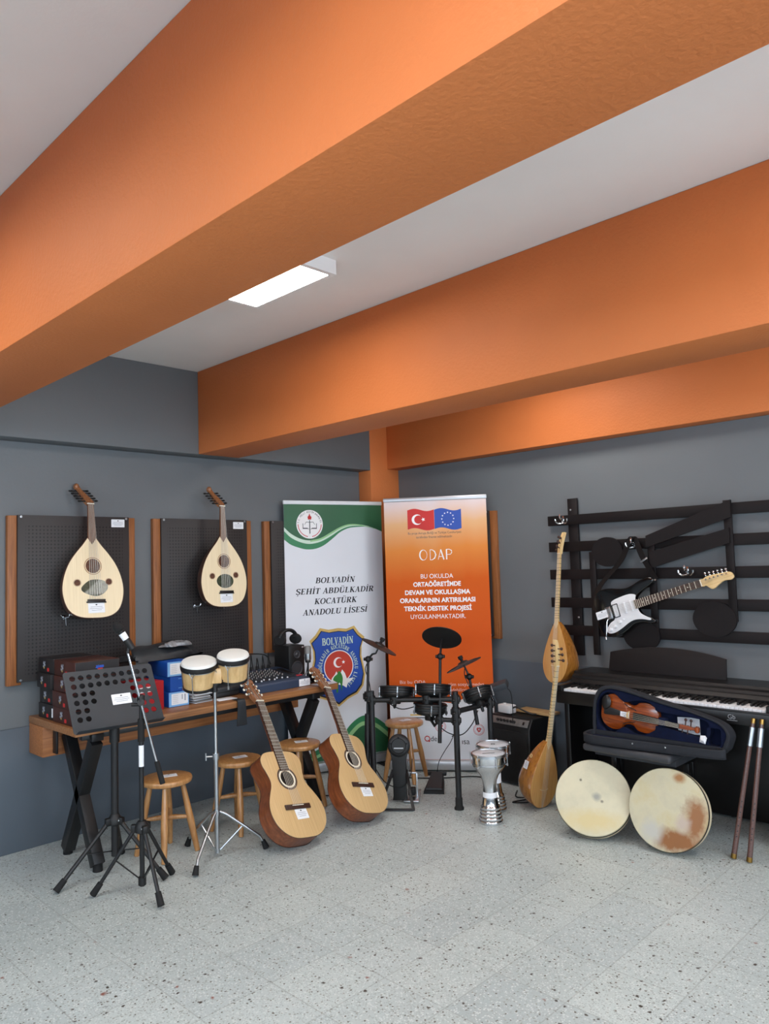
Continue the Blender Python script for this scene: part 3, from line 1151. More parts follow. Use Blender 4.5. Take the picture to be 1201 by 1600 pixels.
def rk_box(name, x0, x1, z0, z1, d0, d1):
    return MB().box(((x0 + x1) / 2, -(d0 + d1) / 2, (z0 + z1) / 2), (x1 - x0, d1 - d0, z1 - z0), bev=0.002).build(name, 'rack_black', rk)


for z in (1.853, 1.664, 1.467, 1.268, 1.075):
    rk_box('staff_slat', -2.995, -0.62, z - 0.035, z + 0.035, 0.028, 0.046)
rk_box('post', -2.838, -2.762, 0.90, 2.005, 0.010, 0.028)
rk_box('note_stem', -2.668, -2.622, 0.915, 1.62, 0.046, 0.060)
rk_box('note_stem', -2.243, -2.195, 1.03, 1.70, 0.046, 0.060)
rk_box('note_stem', -1.748, -1.700, 1.17, 1.905, 0.046, 0.060)
for (cx, cz, rx, rz_) in ((-2.53, 1.617, 0.115, 0.10), (-2.315, 1.06, 0.125, 0.098), (-1.838, 1.182, 0.132, 0.108)):
    MB().outline([circle(cx, cz, rx, 40, rz_)], 0.046, 0.064, XYZ_xz).build('note_head', 'rack_black', rk)
MB().outline([[(-2.245, 1.635), (-1.700, 1.80), (-1.700, 1.905), (-2.245, 1.712)]], 0.060, 0.074, XYZ_xz).build('note_beam', 'rack_black', rk)
MB().outline([[(-2.225, 1.50), (-1.715, 1.645), (-1.715, 1.735), (-2.225, 1.605)]], 0.060, 0.074, XYZ_xz).build('note_beam', 'rack_black', rk)
for (hx, hz) in ((-2.865, 1.845), (-2.338, 1.654), (-1.993, 1.467)):
    h = MB()
    h.box((hx, -0.050, hz + 0.012), (0.018, 0.006, 0.055), bev=0.003)
    h.tube(catmull([(hx, -0.052, hz + 0.02), (hx, -0.075, hz + 0.012), (hx, -0.092, hz + 0.03), (hx, -0.09, hz + 0.048)], 4), 0.006, 8)
    for s_ in (-1, 1):
        h.tube(catmull([(hx, -0.052, hz - 0.012), (hx + s_ * 0.028, -0.068, hz - 0.014), (hx + s_ * 0.045, -0.075, hz + 0.0), (hx + s_ * 0.048, -0.078, hz + 0.018)], 4), 0.0055, 8)
    h.build('hook', 'chrome', rk, label='chrome coat hook')
for (sx, sz) in ((-2.815, 1.925), (-2.79, 1.165)):
    MB().lathe([(0.008, 0), (0, 0.004)], (sx, -0.0275, sz), (0, -1, 0), 10, cap0=False).build('screw', 'steel', rk)

# ------------------------------------------------------------------ electric guitar with strap
eg = thing('electric_guitar', 'black electric guitar with white pickguard hanging by its strap on the wall rack', 'guitar',
           frame((-2.594, 4.655, 1.179), (0.9536, 0.0006, 0.3012), (-0.0272, -0.9957, 0.0881)))
bp = [(0, -0.004), (0.06, -0.010), (0.12, 0.008), (0.155, 0.06), (0.160, 0.12), (0.145, 0.18), (0.122, 0.23), (0.117, 0.27), (0.125, 0.31), (0.140, 0.345), (0.146, 0.378), (0.132, 0.392), (0.110, 0.372), (0.085, 0.332), (0.06, 0.308), (0.03, 0.30),
      (-0.03, 0.30), (-0.055, 0.318), (-0.073, 0.36), (-0.088, 0.41), (-0.104, 0.448), (-0.128, 0.455), (-0.146, 0.42), (-0.142, 0.36), (-0.130, 0.31), (-0.124, 0.26), (-0.134, 0.21), (-0.155, 0.15), (-0.166, 0.09), (-0.152, 0.035), (-0.10, 0.004), (-0.05, -0.003)]
body2 = [(p.x, p.y) for p in catmull([(x, y, 0) for x, y in bp], 4, True)]
MB().outline([body2], -0.044, 0.0, None, 0.008, 3).build('body', 'black_lacquer', eg)
pg2 = [(-0.060, 0.312), (-0.078, 0.27), (-0.078, 0.20), (-0.070, 0.14), (-0.045, 0.125), (0.045, 0.125), (0.065, 0.085), (0.10, 0.045), (0.128, 0.055), (0.134, 0.10), (0.118, 0.16), (0.098, 0.215), (0.092, 0.26), (0.102, 0.31), (0.122, 0.358), (0.112, 0.365), (0.075, 0.322), (0.04, 0.303), (-0.035, 0.303)]
MB().outline([[(p.x, p.y) for p in catmull([(x, y, 0) for x, y in pg2], 3, True)]], 0.0, 0.003, None, 0.0008).build('pickguard', 'white_plastic', eg)
pk = MB()
pk.outline([rrect(-0.045, 0.128, 0.045, 0.170, 0.004), rrect(-0.040, 0.132, 0.040, 0.166, 0.002)], 0.003, 0.007)
pk.mi = 1
pk.box((0, 0.139, 0.005), (0.072, 0.012, 0.008), bev=0.002)
pk.box((0, 0.158, 0.005), (0.072, 0.012, 0.008), bev=0.002)
pk.build('pickup', ['ebony', 'white_plastic'], eg, label='twin-coil pickup in a black frame')
for y in (0.215, 0.262):
    MB().box((0, y, 0.005), (0.074, 0.016, 0.009), bev=0.004).build('pickup', 'white_plastic', eg)
for (x, y) in ((0.080, 0.155), (0.098, 0.112), (0.108, 0.075)):
    MB().lathe([(0.013, 0), (0.011, 0.012), (0.008, 0.016), (0, 0.016)], (x, y, 0.003), n=18, cap0=False).build('knob', 'white_plastic', eg)
MB().box((0.068, 0.185, 0.008), (0.005, 0.012, 0.012), Euler((0, 0, rad(-30))).to_matrix(), bev=0.002).build('switch', 'white_plastic', eg)
br = MB()
br.box((0, 0.093, 0.003), (0.082, 0.042, 0.006), bev=0.002)
for k in range(6):
    br.box(((k - 2.5) * 0.0108, 0.097, 0.0085), (0.009, 0.022, 0.006), bev=0.001)
br.build('bridge', 'steel', eg)
ar = MB()
ar.tube(catmull([(0.036, 0.088, 0.010), (0.040, 0.088, 0.025), (0.06, 0.075, 0.032), (0.12, 0.055, 0.034), (0.155, 0.042, 0.034)], 4), 0.003, 8)
ar.sph((0.160, 0.040, 0.034), 0.006, (2.2, 1, 1), 10)
ar.build('tremolo_arm', 'chrome', eg)
card(eg, Matrix.Translation((-0.002, 0.048, 0.009)) @ Matrix.Rotation(rad(90), 4, 'Z'), 0.092, 0.052)
nk = MB()
nk.loft([[(w * cos(a), y, 0.004 - d * sin(a)) for a in [pi * k / 8 for k in range(9)]] for (w, y, d) in ((0.028, 0.30, 0.025), (0.027, 0.36, 0.022), (0.022, 0.745, 0.02))])
nk.build('neck', 'maple', eg)
fb = MB()
fb.outline([[(-0.0285, 0.288), (0.0285, 0.288), (0.0215, 0.745), (-0.0215, 0.745)]], 0.004, 0.009)
fb.mi = 1
for k in range(1, 22):
    y = 0.10 + 0.648 / (2 ** (k / 12.0))
    y = 0.748 - (0.648 - 0.648 / (2 ** (k / 12.0)))
    if y > 0.29:
        fb.box((0, y, 0.0094), (0.043 + 0.014 * (0.745 - y) / 0.46, 0.0026, 0.0014))
for k in (3, 5, 7, 9, 12, 15, 17):
    ya = 0.748 - (0.648 - 0.648 / (2 ** ((k - 0.5) / 12.0)))
    fb.lathe([(0.003, 0), (0, 0.0006)], (0, ya, 0.009), n=10, cap0=False)
fb.build('fretboard', ['rosewood', 'nut_bone'], eg)
MB().box((0, 0.748, 0.008), (0.043, 0.005, 0.008)).build('nut', 'nut_bone', eg)
hp2 = [(0.021, 0.748), (0.024, 0.772), (0.050, 0.795), (0.054, 0.815), (0.040, 0.845), (0.028, 0.88), (0.030, 0.905), (0.034, 0.925), (0.022, 0.945), (-0.004, 0.942), (-0.016, 0.925), (-0.020, 0.90), (-0.030, 0.80), (-0.022, 0.768), (-0.021, 0.748)]
MB().outline([[(p.x, p.y) for p in catmull([(x, y, 0) for x, y in hp2], 3, True)]], -0.012, 0.002, None, 0.001).build('headstock', 'maple', eg)
for k in range(6):
    y = 0.785 + 0.0255 * k
    tn = MB()
    tn.cyl((-0.012 + 0.001 * k, y, 0.002), (-0.012 + 0.001 * k, y, 0.014), 0.0045, n=10)
    tn.box((-0.040 + 0.003 * k, y, -0.006), (0.016, 0.010, 0.008), bev=0.002)
    tn.sph((-0.052 + 0.003 * k, y, -0.006), 0.008, (0.8, 1.0, 0.6), 10)
    tn.build('tuner', 'chrome', eg)
st = MB()
for k in range(6):
    u = (k - 2.5) / 5
    st.cyl((u * 0.053, 0.095, 0.0125), (u * 0.036, 0.748, 0.0125), 0.0006, n=4)
    st.cyl((u * 0.036, 0.748, 0.0125), (-0.012 + 0.001 * (5 - k), 0.785 + 0.0255 * (5 - k) if False else 0.785 + 0.0255 * k, 0.010), 0.0005, n=4)
st.build('strings', 'string', eg)
MB().cyl((-0.117, 0.452, -0.022), (-0.117, 0.470, -0.022), 0.006, 0.008, 10).build('strap_button', 'chrome', eg)
inv = eg.matrix_basis.inverted()
hk = Vector((-2.338, 4.700, 1.690))


def ribbon(name, pts, w, mat, parent, side):
    mb = MB()
    A, B = [], []
    side = Vector(side)
    for p in pts:
        p = Vector(p)
        A.append(p - side * w / 2)
        B.append(p + side * w / 2)
    th = Vector((0, 0, 0.002))
    mb.loft([[a - th, b - th, b + th, a + th] for a, b in zip(A, B)])
    return mb.build(name, mat, parent)


hl = inv @ hk
b0 = Vector((-0.05, -0.012, -0.022))
b1 = Vector((-0.117, 0.468, -0.020))
s1 = ribbon('strap', catmull([b0, (-0.19, 0.06, -0.024), hl.lerp(Vector((-0.17, 0.11, -0.02)), 0.45), hl + Vector((-0.004, -0.02, -0.004)), hl + Vector((-0.006, 0.02, 0.0)), hl.lerp(b1, 0.45), b1], 5), 0.05, 'black_satin', eg, (0.35, 0.9, 0.25))
MB().box(hl.lerp(b1, 0.52) + Vector((0, 0.0, 0.006)), (0.012, 0.056, 0.006), Euler((0, 0, rad(14))).to_matrix(), bev=0.002).build('buckle', 'steel', s1)

# ------------------------------------------------------------------ roll-up banners
def serif(mb, text, M, size, width=None, center=True, shear=0.22):
    """bold serif capitals made of flat strokes"""
    T, t = 0.20, 0.075

    def sf(x, y, w=0.34):
        return ([(x - w / 2, y), (x + w / 2, y)], t)

    def arc(cx, cy, rx, ry, a0, a1, n=14):
        P, W = [], []
        for k in range(n + 1):
            a = rad(a0 + (a1 - a0) * k / n)
            P.append((cx + rx * cos(a), cy + ry * sin(a)))
            W.append(t + (T - t) * abs(cos(a)) ** 1.2)
        return (P, W)

    def V(x):
        return [([(x, 0), (x, 1)], T), sf(x, t / 2), sf(x, 1 - t / 2)]
    G = {}
    G['I'] = (V(.22), .46)
    G['İ'] = (V(.22) + [([(.22, 1.13), (.22, 1.29)], .16)], .46)
    G['B'] = (V(.22) + [([(.2, .96), (.42, .96)], t), arc(.40, .745, .22, .215, 90, -90), ([(.2, .53), (.44, .53)], t), arc(.44, .28, .26, .245, 90, -90), ([(.2, .04), (.44, .04)], t)], .84)
    G['O'] = ([arc(.44, .5, .34, .47, 0, 360, 28)], .92)
    G['L'] = (V(.22) + [([(.2, .04), (.66, .04)], t), ([(.64, .0), (.64, .24)], t)], .76)
    G['V'] = ([([(.14, 1), (.40, 0)], T * .9), ([(.38, 0), (.66, 1)], t), sf(.15, .96), sf(.66, .96, .26)], .76)
    G['A'] = ([([(.10, 0), (.40, 1)], t), ([(.38, 1), (.66, 0)], T * .95), ([(.2, .33), (.52, .33)], t), sf(.12, .04, .26), sf(.66, .04)], .84)
    G['D'] = (V(.22) + [([(.2, .96), (.44, .96)], t), arc(.42, .5, .34, .46, 90, -90), ([(.2, .04), (.44, .04)], t)], .90)
    G['N'] = ([([(.18, 0), (.18, 1)], t), ([(.2, .97), (.70, .02)], T), ([(.72, 0), (.72, 1)], t), sf(.18, .04, .26), sf(.14, .96, .2), sf(.72, .96, .26)], .92)
    G['E'] = (V(.22) + [([(.2, .96), (.64, .96)], t), ([(.62, 1), (.62, .76)], t), ([(.2, .52), (.50, .52)], t), ([(.49, .42), (.49, .62)], t), ([(.2, .04), (.66, .04)], t), ([(.64, 0), (.64, .26)], t)], .80)
    G['H'] = (V(.22) + V(.74) + [([(.2, .5), (.74, .5)], t)], .98)
    G['T'] = ([([(.38, 0), (.38, 1)], T), sf(.38, .04), ([(.05, .96), (.71, .96)], t), ([(.07, 1), (.07, .74)], t), ([(.69, 1), (.69, .74)], t)], .78)
    U = [([(.20, 1), (.20, .3)], T), arc(.45, .3, .25, .27, 180, 360), ([(.70, .3), (.70, 1)], t), sf(.20, .96), sf(.70, .96, .26)]
    G['U'] = (U, .90)
    G['Ü'] = (U + [([(.32, 1.13), (.32, 1.27)], .14), ([(.56, 1.13), (.56, 1.27)], .14)], .90)
    G['K'] = (V(.22) + [([(.26, .44), (.68, .97)], t), ([(.36, .56), (.72, .02)], T), sf(.70, .96, .26), sf(.72, .04, .28)], .90)
    G['R'] = (V(.22) + [([(.2, .96), (.42, .96)], t), arc(.42, .73, .24, .23, 90, -90), ([(.2, .50), (.44, .50)], t), ([(.44, .50), (.72, .02)], T), sf(.73, .04, .24)], .88)
    G['C'] = ([arc(.46, .5, .35, .47, 45, 315, 24), ([(.72, .99), (.72, .72)], t)], .86)
    S = [arc(.38, .745, .24, .215, 30, 250, 14), ([(.28, .56), (.50, .42)], T), arc(.38, .26, .26, .22, 60, -150, 14), ([(.62, .97), (.62, .74)], t), ([(.12, .03), (.12, .28)], t)]
    G['S'] = (S, .74)
    G['Ş'] = (S + [([(.38, 0), (.36, -.12)], t), ([(.34, -.12), (.46, -.16), (.40, -.26), (.28, -.27)], t)], .74)
    G[' '] = ([], .42)
    tot = sum(G[c][1] for c in text)
    sx = size if width is None else width / tot
    x = -tot * sx / 2 if center else 0
    old = mb.M
    for c in text:
        st, adv = G[c]
        mb.M = M @ Matrix(((sx, size * shear, 0, x), (0, size, 0, 0), (0, 0, 1, 0), (0, 0, 0, 1)))
        for pts, w in st:
            mb.strip(pts, w)
        x += adv * sx
    mb.M = old
    return tot * sx


def star(cx, cy, r, rot=90, inner=0.42):
    return [(cx + (r if k % 2 == 0 else r * inner) * cos(rad(rot + 36 * k)), cy + (r if k % 2 == 0 else r * inner) * sin(rad(rot + 36 * k))) for k in range(10)]


def crescent(cx, cy, r, off=0.28, k=0.80, n=28):
    """outer circle minus a smaller circle shifted to the right"""
    ri = r * k
    cx2 = cx + r * off
    # intersection angle
    d = cx2 - cx
    a = (d * d + r * r - ri * ri) / (2 * d)
    th = math.acos(max(-1, min(1, a / r)))
    th2 = math.acos(max(-1, min(1, (a - d) / ri)))
    out = [(cx + r * cos(th + (2 * pi - 2 * th) * i / n), cy + r * sin(th + (2 * pi - 2 * th) * i / n)) for i in range(n + 1)]
    inn = [(cx2 + ri * cos(th2 + (2 * pi - 2 * th2) * i / n), cy + ri * sin(th2 + (2 * pi - 2 * th2) * i / n)) for i in range(n + 1)]
    return out + inn[::-1]


def Z(z):
    return Matrix.Translation((0, 0, z))


def banner(label, P0, P1, mat, top_mat):
    P0, P1 = Vector((P0[0], P0[1], 0)), Vector((P1[0], P1[1], 0))
    d = (P1 - P0).normalized()
    W = (P1 - P0).length
    M = frame(P0, (0, 0, 1), d.cross(Vector((0, 0, 1))))
    t = thing('roll_up_banner', label, 'banner', M)
    MB().outline([[(0.004, 0.08), (W - 0.004, 0.08), (W - 0.004, 2.07), (0.004, 2.07)]], -0.002, 0).build('fabric', mat, t)
    MB().box((W / 2, 2.078, 0), (W, 0.030, 0.016), bev=0.004).build('top_bar', top_mat, t)
    b = MB()
    b.box((W / 2, 0.048, 0.005), (W + 0.01, 0.07, 0.075), bev=0.012)
    b.build('base', 'silver_bar', t)
    for x in (0.10, W - 0.10):
        MB().box((x, 0.007, 0.045), (0.035, 0.012, 0.15), bev=0.004).build('foot', 'black_plastic', t)
    MB().cyl((W / 2, 0.06, -0.04), (W / 2, 2.07, -0.012), 0.009, n=10).build('support_pole', 'steel', t)
    return t, W


gb, GW = banner('white roll-up banner with green waves and a blue shield, in the corner behind the table', (-4.60, 3.565), (-4.36, 4.395), 'banner_white', 'white_plastic')


def curve_pts(p, n=8):
    return [(q.x, q.y) for q in catmull([(x, y, 0) for x, y in p], n)]


# green wave at the top
lo = curve_pts([(0.004, 1.885), (0.06, 1.835), (0.14, 1.795), (0.22, 1.782), (0.31, 1.80), (0.40, 1.845), (0.48, 1.885), (0.56, 1.908), (0.66, 1.905), (0.76, 1.885), (0.860, 1.848)])
MB().outline([lo + [(GW - 0.004, 2.063), (0.004, 2.063)]], 0.0008, 0.0012).build('green_field', 'print_green', gb)
g1 = curve_pts([(0.004, 1.885), (0.06, 1.835), (0.14, 1.795), (0.22, 1.782), (0.31, 1.80), (0.40, 1.845), (0.48, 1.885), (0.56, 1.908), (0.66, 1.905), (0.74, 1.892)])
g2 = curve_pts([(0.004, 1.855), (0.06, 1.805), (0.14, 1.768), (0.22, 1.755), (0.31, 1.772), (0.40, 1.815), (0.48, 1.862), (0.56, 1.890), (0.66, 1.896), (0.74, 1.890)])
g3 = curve_pts([(0.004, 1.79), (0.06, 1.75), (0.14, 1.722), (0.20, 1.712), (0.27, 1.718), (0.34, 1.745), (0.42, 1.800), (0.48, 1.845), (0.56, 1.878), (0.66, 1.888)])
MB().outline([g1 + g2[::-1]], 0.0014, 0.0018).build('light_wave', 'print_mint', gb)
gl = curve_pts([(0.22, 1.782), (0.31, 1.80), (0.40, 1.845), (0.48, 1.885), (0.56, 1.908), (0.66, 1.905), (0.80, 1.873)])
gl2 = curve_pts([(0.22, 1.770), (0.31, 1.786), (0.40, 1.830), (0.48, 1.872), (0.56, 1.897), (0.66, 1.897), (0.80, 1.870)])
MB().outline([gl + gl2[::-1]], 0.0020, 0.0024).build('bright_wave', 'print_green_light', gb)
MB().outline([g2 + g3[::-1]], 0.0010, 0.0015).build('mid_wave', 'print_green_mid', gb)
# round ministry emblem
em = MB()
em.outline([circle(0.218, 1.908, 0.112, 48)], 0.0026, 0.003)
em.build('emblem', 'print_white', gb)
e2 = MB()
for sx in (-1, 1):
    e2.outline([[(0.218 + sx * x, y) for x, y in ((0.004, 1.868), (0.02, 1.880), (0.055, 1.880), (0.055, 1.915), (0.060, 1.915), (0.060, 1.872), (0.02, 1.872))]], 0.0034, 0.0034)
    e2.outline([[(0.218 + sx * x, y) for x, y in ((0.0, 1.925), (0.03, 1.928), (0.045, 1.905), (0.042, 1.905), (0.028, 1.924), (0.0, 1.921))]], 0.0034, 0.0034)
e2.outline([[(0.214, 1.835), (0.222, 1.835), (0.221, 1.94), (0.215, 1.94)]], 0.0036, 0.0036)
e2.build('open_book', 'stand_grey', gb)
e3 = MB()
e3.outline([[(0.205, 1.945), (0.201, 1.965), (0.210, 1.975), (0.217, 1.995), (0.224, 1.975), (0.235, 1.965), (0.231, 1.945)]], 0.0034, 0.0034)
for k in range(11):
    for sgn in (-1, 1):
        a = 270 + sgn * (14 + 7.2 * k)
        x, y = 0.218 + 0.098 * cos(rad(a)), 1.908 + 0.098 * sin(rad(a))
        e3.outline([circle(x, y, 0.0052, 8)], 0.0034, 0.0034)
e3.build('flame_and_laurel', 'ink_red', gb)
e4 = MB()
txt = 'T.C. MİLLÎ EĞİTİM BAKANLIĞI'
for k, c in enumerate(txt):
    if c != ' ':
        a = 172 - 164 * k / (len(txt) - 1)
        e4.text(c, 0.020, Matrix.Translation((0.218 + 0.090 * cos(rad(a)), 1.908 + 0.090 * sin(rad(a)), 0.0034)) @ Matrix.Rotation(rad(a - 90), 4, 'Z'))
e4.build('emblem_lettering', 'ink', gb)
# school name
for s_, cx, y, w in (('BOLVADİN', 0.425, 1.447, 0.345), ('ŞEHİT ABDÜLKADİR', 0.425, 1.365, 0.680), ('KOCATÜRK', 0.425, 1.285, 0.370), ('ANADOLU LİSESİ', 0.422, 1.203, 0.560)):
    words = s_.split(' ')
    adv = [serif(MB(), q_, Matrix.Identity(4), 1.0) for q_ in words]
    gap = 0.42
    k_ = w / (sum(adv) + gap * (len(words) - 1))
    x_ = cx - w / 2
    for q_, a_ in zip(words, adv):
        m_ = MB()
        serif(m_, q_, Matrix.Translation((x_ + a_ * k_ / 2, y, 0.001)), 0.044, a_ * k_)
        m_.build('lettering', 'print_dark', gb)
        x_ += (a_ + gap) * k_
# shield
SH = [(0.290, 1.085), (0.36, 1.068), (0.44, 1.075), (0.51, 1.066), (0.575, 1.085), (0.612, 1.035), (0.660, 0.995), (0.634, 0.93), (0.630, 0.86), (0.648, 0.78), (0.660, 0.715), (0.640, 0.63), (0.59, 0.575), (0.51, 0.545), (0.432, 0.495),
      (0.354, 0.545), (0.274, 0.575), (0.224, 0.63), (0.204, 0.715), (0.216, 0.78), (0.234, 0.86), (0.230, 0.93), (0.204, 0.995), (0.252, 1.035)]


def sh_scale(k, dy=0):
    return [(0.432 + (x - 0.432) * k, 0.80 + (y - 0.80) * k + dy) for x, y in SH]


MB().outline([sh_scale(1.05)], 0.0006, 0.001).build('shield_rim', 'print_gold', gb)
MB().outline([sh_scale(0.985, -0.004)], 0.0012, 0.0015).build('shield_dark_line', 'print_dark', gb)  # dark printed line inside the gold rim
MB().outline([sh_scale(0.95)], 0.0017, 0.002).build('shield_field', 'print_blue', gb)
s2_ = MB()
s2_.outline([circle(0.437, 0.790, 0.122, 48)], 0.0022, 0.0025)
s2_.build('shield_disc', 'print_brick', gb)
s3 = MB()
s3.outline([circle(0.437, 0.790, 0.128, 48), circle(0.437, 0.790, 0.121, 48)], 0.0026, 0.003)
s3.outline([crescent(0.432, 0.822, 0.040)], 0.003, 0.0034)
s3.outline([star(0.478, 0.822, 0.016)], 0.003, 0.0034)
s3.outline([[(0.36, 0.665), (0.375, 0.705), (0.40, 0.73), (0.415, 0.755), (0.425, 0.735), (0.45, 0.735), (0.465, 0.765), (0.488, 0.735), (0.505, 0.69), (0.56, 0.692), (0.535, 0.665), (0.51, 0.655), (0.50, 0.62), (0.47, 0.64), (0.40, 0.66)]], 0.003, 0.0034)
s3.build('white_figures', 'print_white', gb)
s4 = MB()
s4.outline([[(q.x, q.y) for q in catmull([(0.395, 0.715, 0), (0.42, 0.732, 0), (0.435, 0.755, 0), (0.455, 0.738, 0), (0.468, 0.70, 0), (0.464, 0.655, 0), (0.455, 0.60, 0), (0.447, 0.655, 0), (0.432, 0.66, 0), (0.424, 0.592, 0), (0.41, 0.60, 0), (0.413, 0.665, 0), (0.385, 0.69, 0)], 4, True)]], 0.0036, 0.004)
s4.build('green_figure', 'print_leaf', gb)
s5 = MB()
serif(s5, 'BOLVADİN', Matrix.Translation((0.434, 0.963, 0.003)), 0.055, 0.275, shear=0)
s5.build('shield_lettering', 'print_mint', gb)
s5 = MB()
txt = 'ŞEHİT ABDÜLKADİR KOCATÜRK ANADOLU LİSESİ'
for k, c in enumerate(txt):
    if c == ' ':
        s5.build('shield_lettering', 'print_mint', gb)
        s5 = MB()
    else:
        a = 238 - 296 * k / (len(txt) - 1)
        s5.M = Matrix.Identity(4)
        serif(s5, c, Matrix.Translation((0.434 + 0.142 * cos(rad(a)), 0.782 + 0.150 * sin(rad(a)), 0.003)) @ Matrix.Rotation(rad(a - 90), 4, 'Z'), 0.030, 0.020 if c not in 'Iİ' else 0.011, shear=0)
s5.build('shield_lettering', 'print_mint', gb)
# green shape at the foot
ga = curve_pts([(0.004, 0.085), (0.14, 0.14), (0.27, 0.185), (0.38, 0.20), (0.44, 0.24), (0.52, 0.325), (0.60, 0.375), (0.67, 0.385), (0.75, 0.36), (0.82, 0.31), (0.860, 0.275)])
gc = curve_pts([(0.10, 0.085), (0.20, 0.125), (0.32, 0.16), (0.41, 0.175), (0.47, 0.215), (0.53, 0.28), (0.60, 0.33), (0.67, 0.34), (0.75, 0.315), (0.82, 0.265), (0.860, 0.23)])
gd = curve_pts([(0.16, 0.085), (0.26, 0.12), (0.36, 0.14), (0.44, 0.165), (0.50, 0.21), (0.55, 0.255), (0.61, 0.30), (0.67, 0.308), (0.75, 0.28), (0.82, 0.225), (0.860, 0.19)])
MB().outline([ga + [(0.860, 0.085)]], 0.0006, 0.001).build('foot_wave', 'print_green_mid', gb)
MB().outline([gc + [(0.860, 0.085)]], 0.0012, 0.0015).build('foot_light_wave', 'print_green_light', gb)
MB().outline([gd + [(0.860, 0.085)]], 0.0017, 0.002).build('foot_green_field', 'print_green', gb)

ob, OW = banner('orange roll-up banner with two small flags and white lettering, behind the drum kit', (-4.15, 4.205), (-3.50, 4.68), 'banner_orange', 'silver_bar')
MB().outline([[(0.005, 0.085), (OW - 0.005, 0.085), (OW - 0.005, 0.655), (0.50, 0.505), (0.20, 0.54), (0.005, 0.60)]], 0.0004, 0.0008).build('white_field', 'banner_white', ob)


def wavy(x0, x1, y0, y1):
    top, bot = [], []
    for k in range(17):
        u = k / 16
        w = 0.011 * sin(2 * pi * u)
        top.append((x0 + (x1 - x0) * u, y1 + w))
        bot.append((x0 + (x1 - x0) * u, y0 + w))
    return [bot + top[::-1]]


f1 = MB()
f1.outline(wavy(0.188, 0.396, 1.842, 1.993), 0.0006, 0.001)
f1.mi = 1
f1.outline([crescent(0.262, 1.918, 0.041)], 0.0014, 0.0014)
f1.outline([star(0.311, 1.918, 0.017, 180)], 0.0014, 0.0014)
f1.build('red_flag', ['print_red', 'print_white'], ob)
f2 = MB()
f2.outline(wavy(0.398, 0.606, 1.840, 1.990), 0.0006, 0.001)
f2.mi = 1
for k in range(12):
    f2.outline([star(0.502 + 0.046 * cos(rad(30 * k)), 1.916 + 0.050 * sin(rad(30 * k)), 0.0075)], 0.0014, 0.0014)
f2.build('blue_flag', ['print_blue', 'print_white'], ob)
tx = MB()
tx.text('Bu proje Avrupa Birliği ve Türkiye Cumhuriyeti', 0.026, Matrix.Translation((0.395, 1.803, 0.001)), width=0.412)
tx.text('tarafından finanse edilmektedir.', 0.026, Matrix.Translation((0.394, 1.772, 0.001)), width=0.285)
tx.build('small_lettering', 'bowl_dark', ob)
od = MB()
for c, x in zip('ODAP', (0.303, 0.377, 0.439, 0.502)):
    T_ = {'O': [([(0 + 0.5 * cos(rad(a)), 0.5 + 0.5 * sin(rad(a))) for a in range(0, 361, 12)], [0.05 + 0.13 * max(0, -cos(rad(a))) for a in range(0, 361, 12)])],
          'D': [([(-0.38, 0), (-0.38, 1)], .07), ([(-0.4, 1), (-0.1, 1), (0.25, 0.82), (0.4, 0.5), (0.25, 0.18), (-0.1, 0), (-0.4, 0)], [.05, .06, .12, .17, .12, .06, .05])],
          'A': [([(-0.40, 0), (0, 1)], .06), ([(-0.02, 1), (0.40, 0)], .17), ([(-0.25, .3), (0.26, .3)], .05)],
          'P': [([(-0.34, 0), (-0.34, 1)], .16), ([(-0.36, 1), (0.05, 1), (0.36, 0.86), (0.38, 0.68), (0.2, 0.5), (-0.34, 0.48)], [.05, .06, .10, .10, .06, .05])]}[c]
    od.M = Matrix.Translation((x, 1.602, 0.001)) @ Matrix.Diagonal((0.056, 0.078, 1, 1))
    for pts, w in T_:
        od.strip(pts, w)
od.build('title_lettering', 'print_white', ob)
for s_, y, w, bd in (('BU OKULDA', 1.460, 0.250, 0.0), ('ORTAÖĞRETİMDE', 1.398, 0.368, 0.0016), ('DEVAM VE OKULLAŞMA', 1.336, 0.505, 0.0016), ('ORANLARININ ARTIRILMASI', 1.275, 0.582, 0.0016), ('TEKNİK DESTEK PROJESİ', 1.212, 0.522, 0.0016), ('UYGULANMAKTADIR.', 1.150, 0.424, 0.0)):
    m_ = MB()
    m_.text(s_, 0.048, Matrix.Translation((0.400, y, 0.001)), bold=bd, width=w)
    m_.build('lettering', 'print_white', ob)
m_ = MB()
m_.text('Biz bu ODA', 0.036, Matrix.Translation((0.085, 0.655, 0.001)), align='LEFT', width=0.20)
m_.text('tüm sosyal medya', 0.036, Matrix.Translation((0.46, 0.636, 0.001)), align='LEFT', width=0.272)
m_.text('edebilirsiniz', 0.036, Matrix.Translation((0.47, 0.594, 0.001)), align='LEFT', width=0.165)
m_.build('lettering', 'print_pink', ob)
for sx, sy, r in ((0.679, 0.308, 0.042), (0.389, 0.332, 0.042)):
    s_ = MB()
    s_.outline([circle(sx, sy, r, 40), circle(sx, sy, r * 0.93, 40)], 0.001, 0.0012)
    for k in range(20):
        s_.outline([circle(sx + r * 0.78 * cos(rad(18 * k)), sy + r * 0.78 * sin(rad(18 * k)), r * 0.07, 6)], 0.001, 0.001)
    for k in range(3):
        s_.strip([(sx + r * 0.42 * cos(rad(a + 120 * k)) * (1 - (a / 260.0)), sy + r * 0.42 * sin(rad(a + 120 * k)) * (1 - a / 260.0)) for a in range(0, 200, 20)], r * 0.16, 0.0011)
    s_.build('seal', 'ink_red', ob)
m_ = MB()
m_.text('ısa', 0.06, Matrix.Translation((0.576, 0.20, 0.001)))
m_.text('de', 0.055, Matrix.Translation((0.335, 0.222, 0.001)))
m_.build('logo_lettering', 'ink', ob)
m_ = MB()
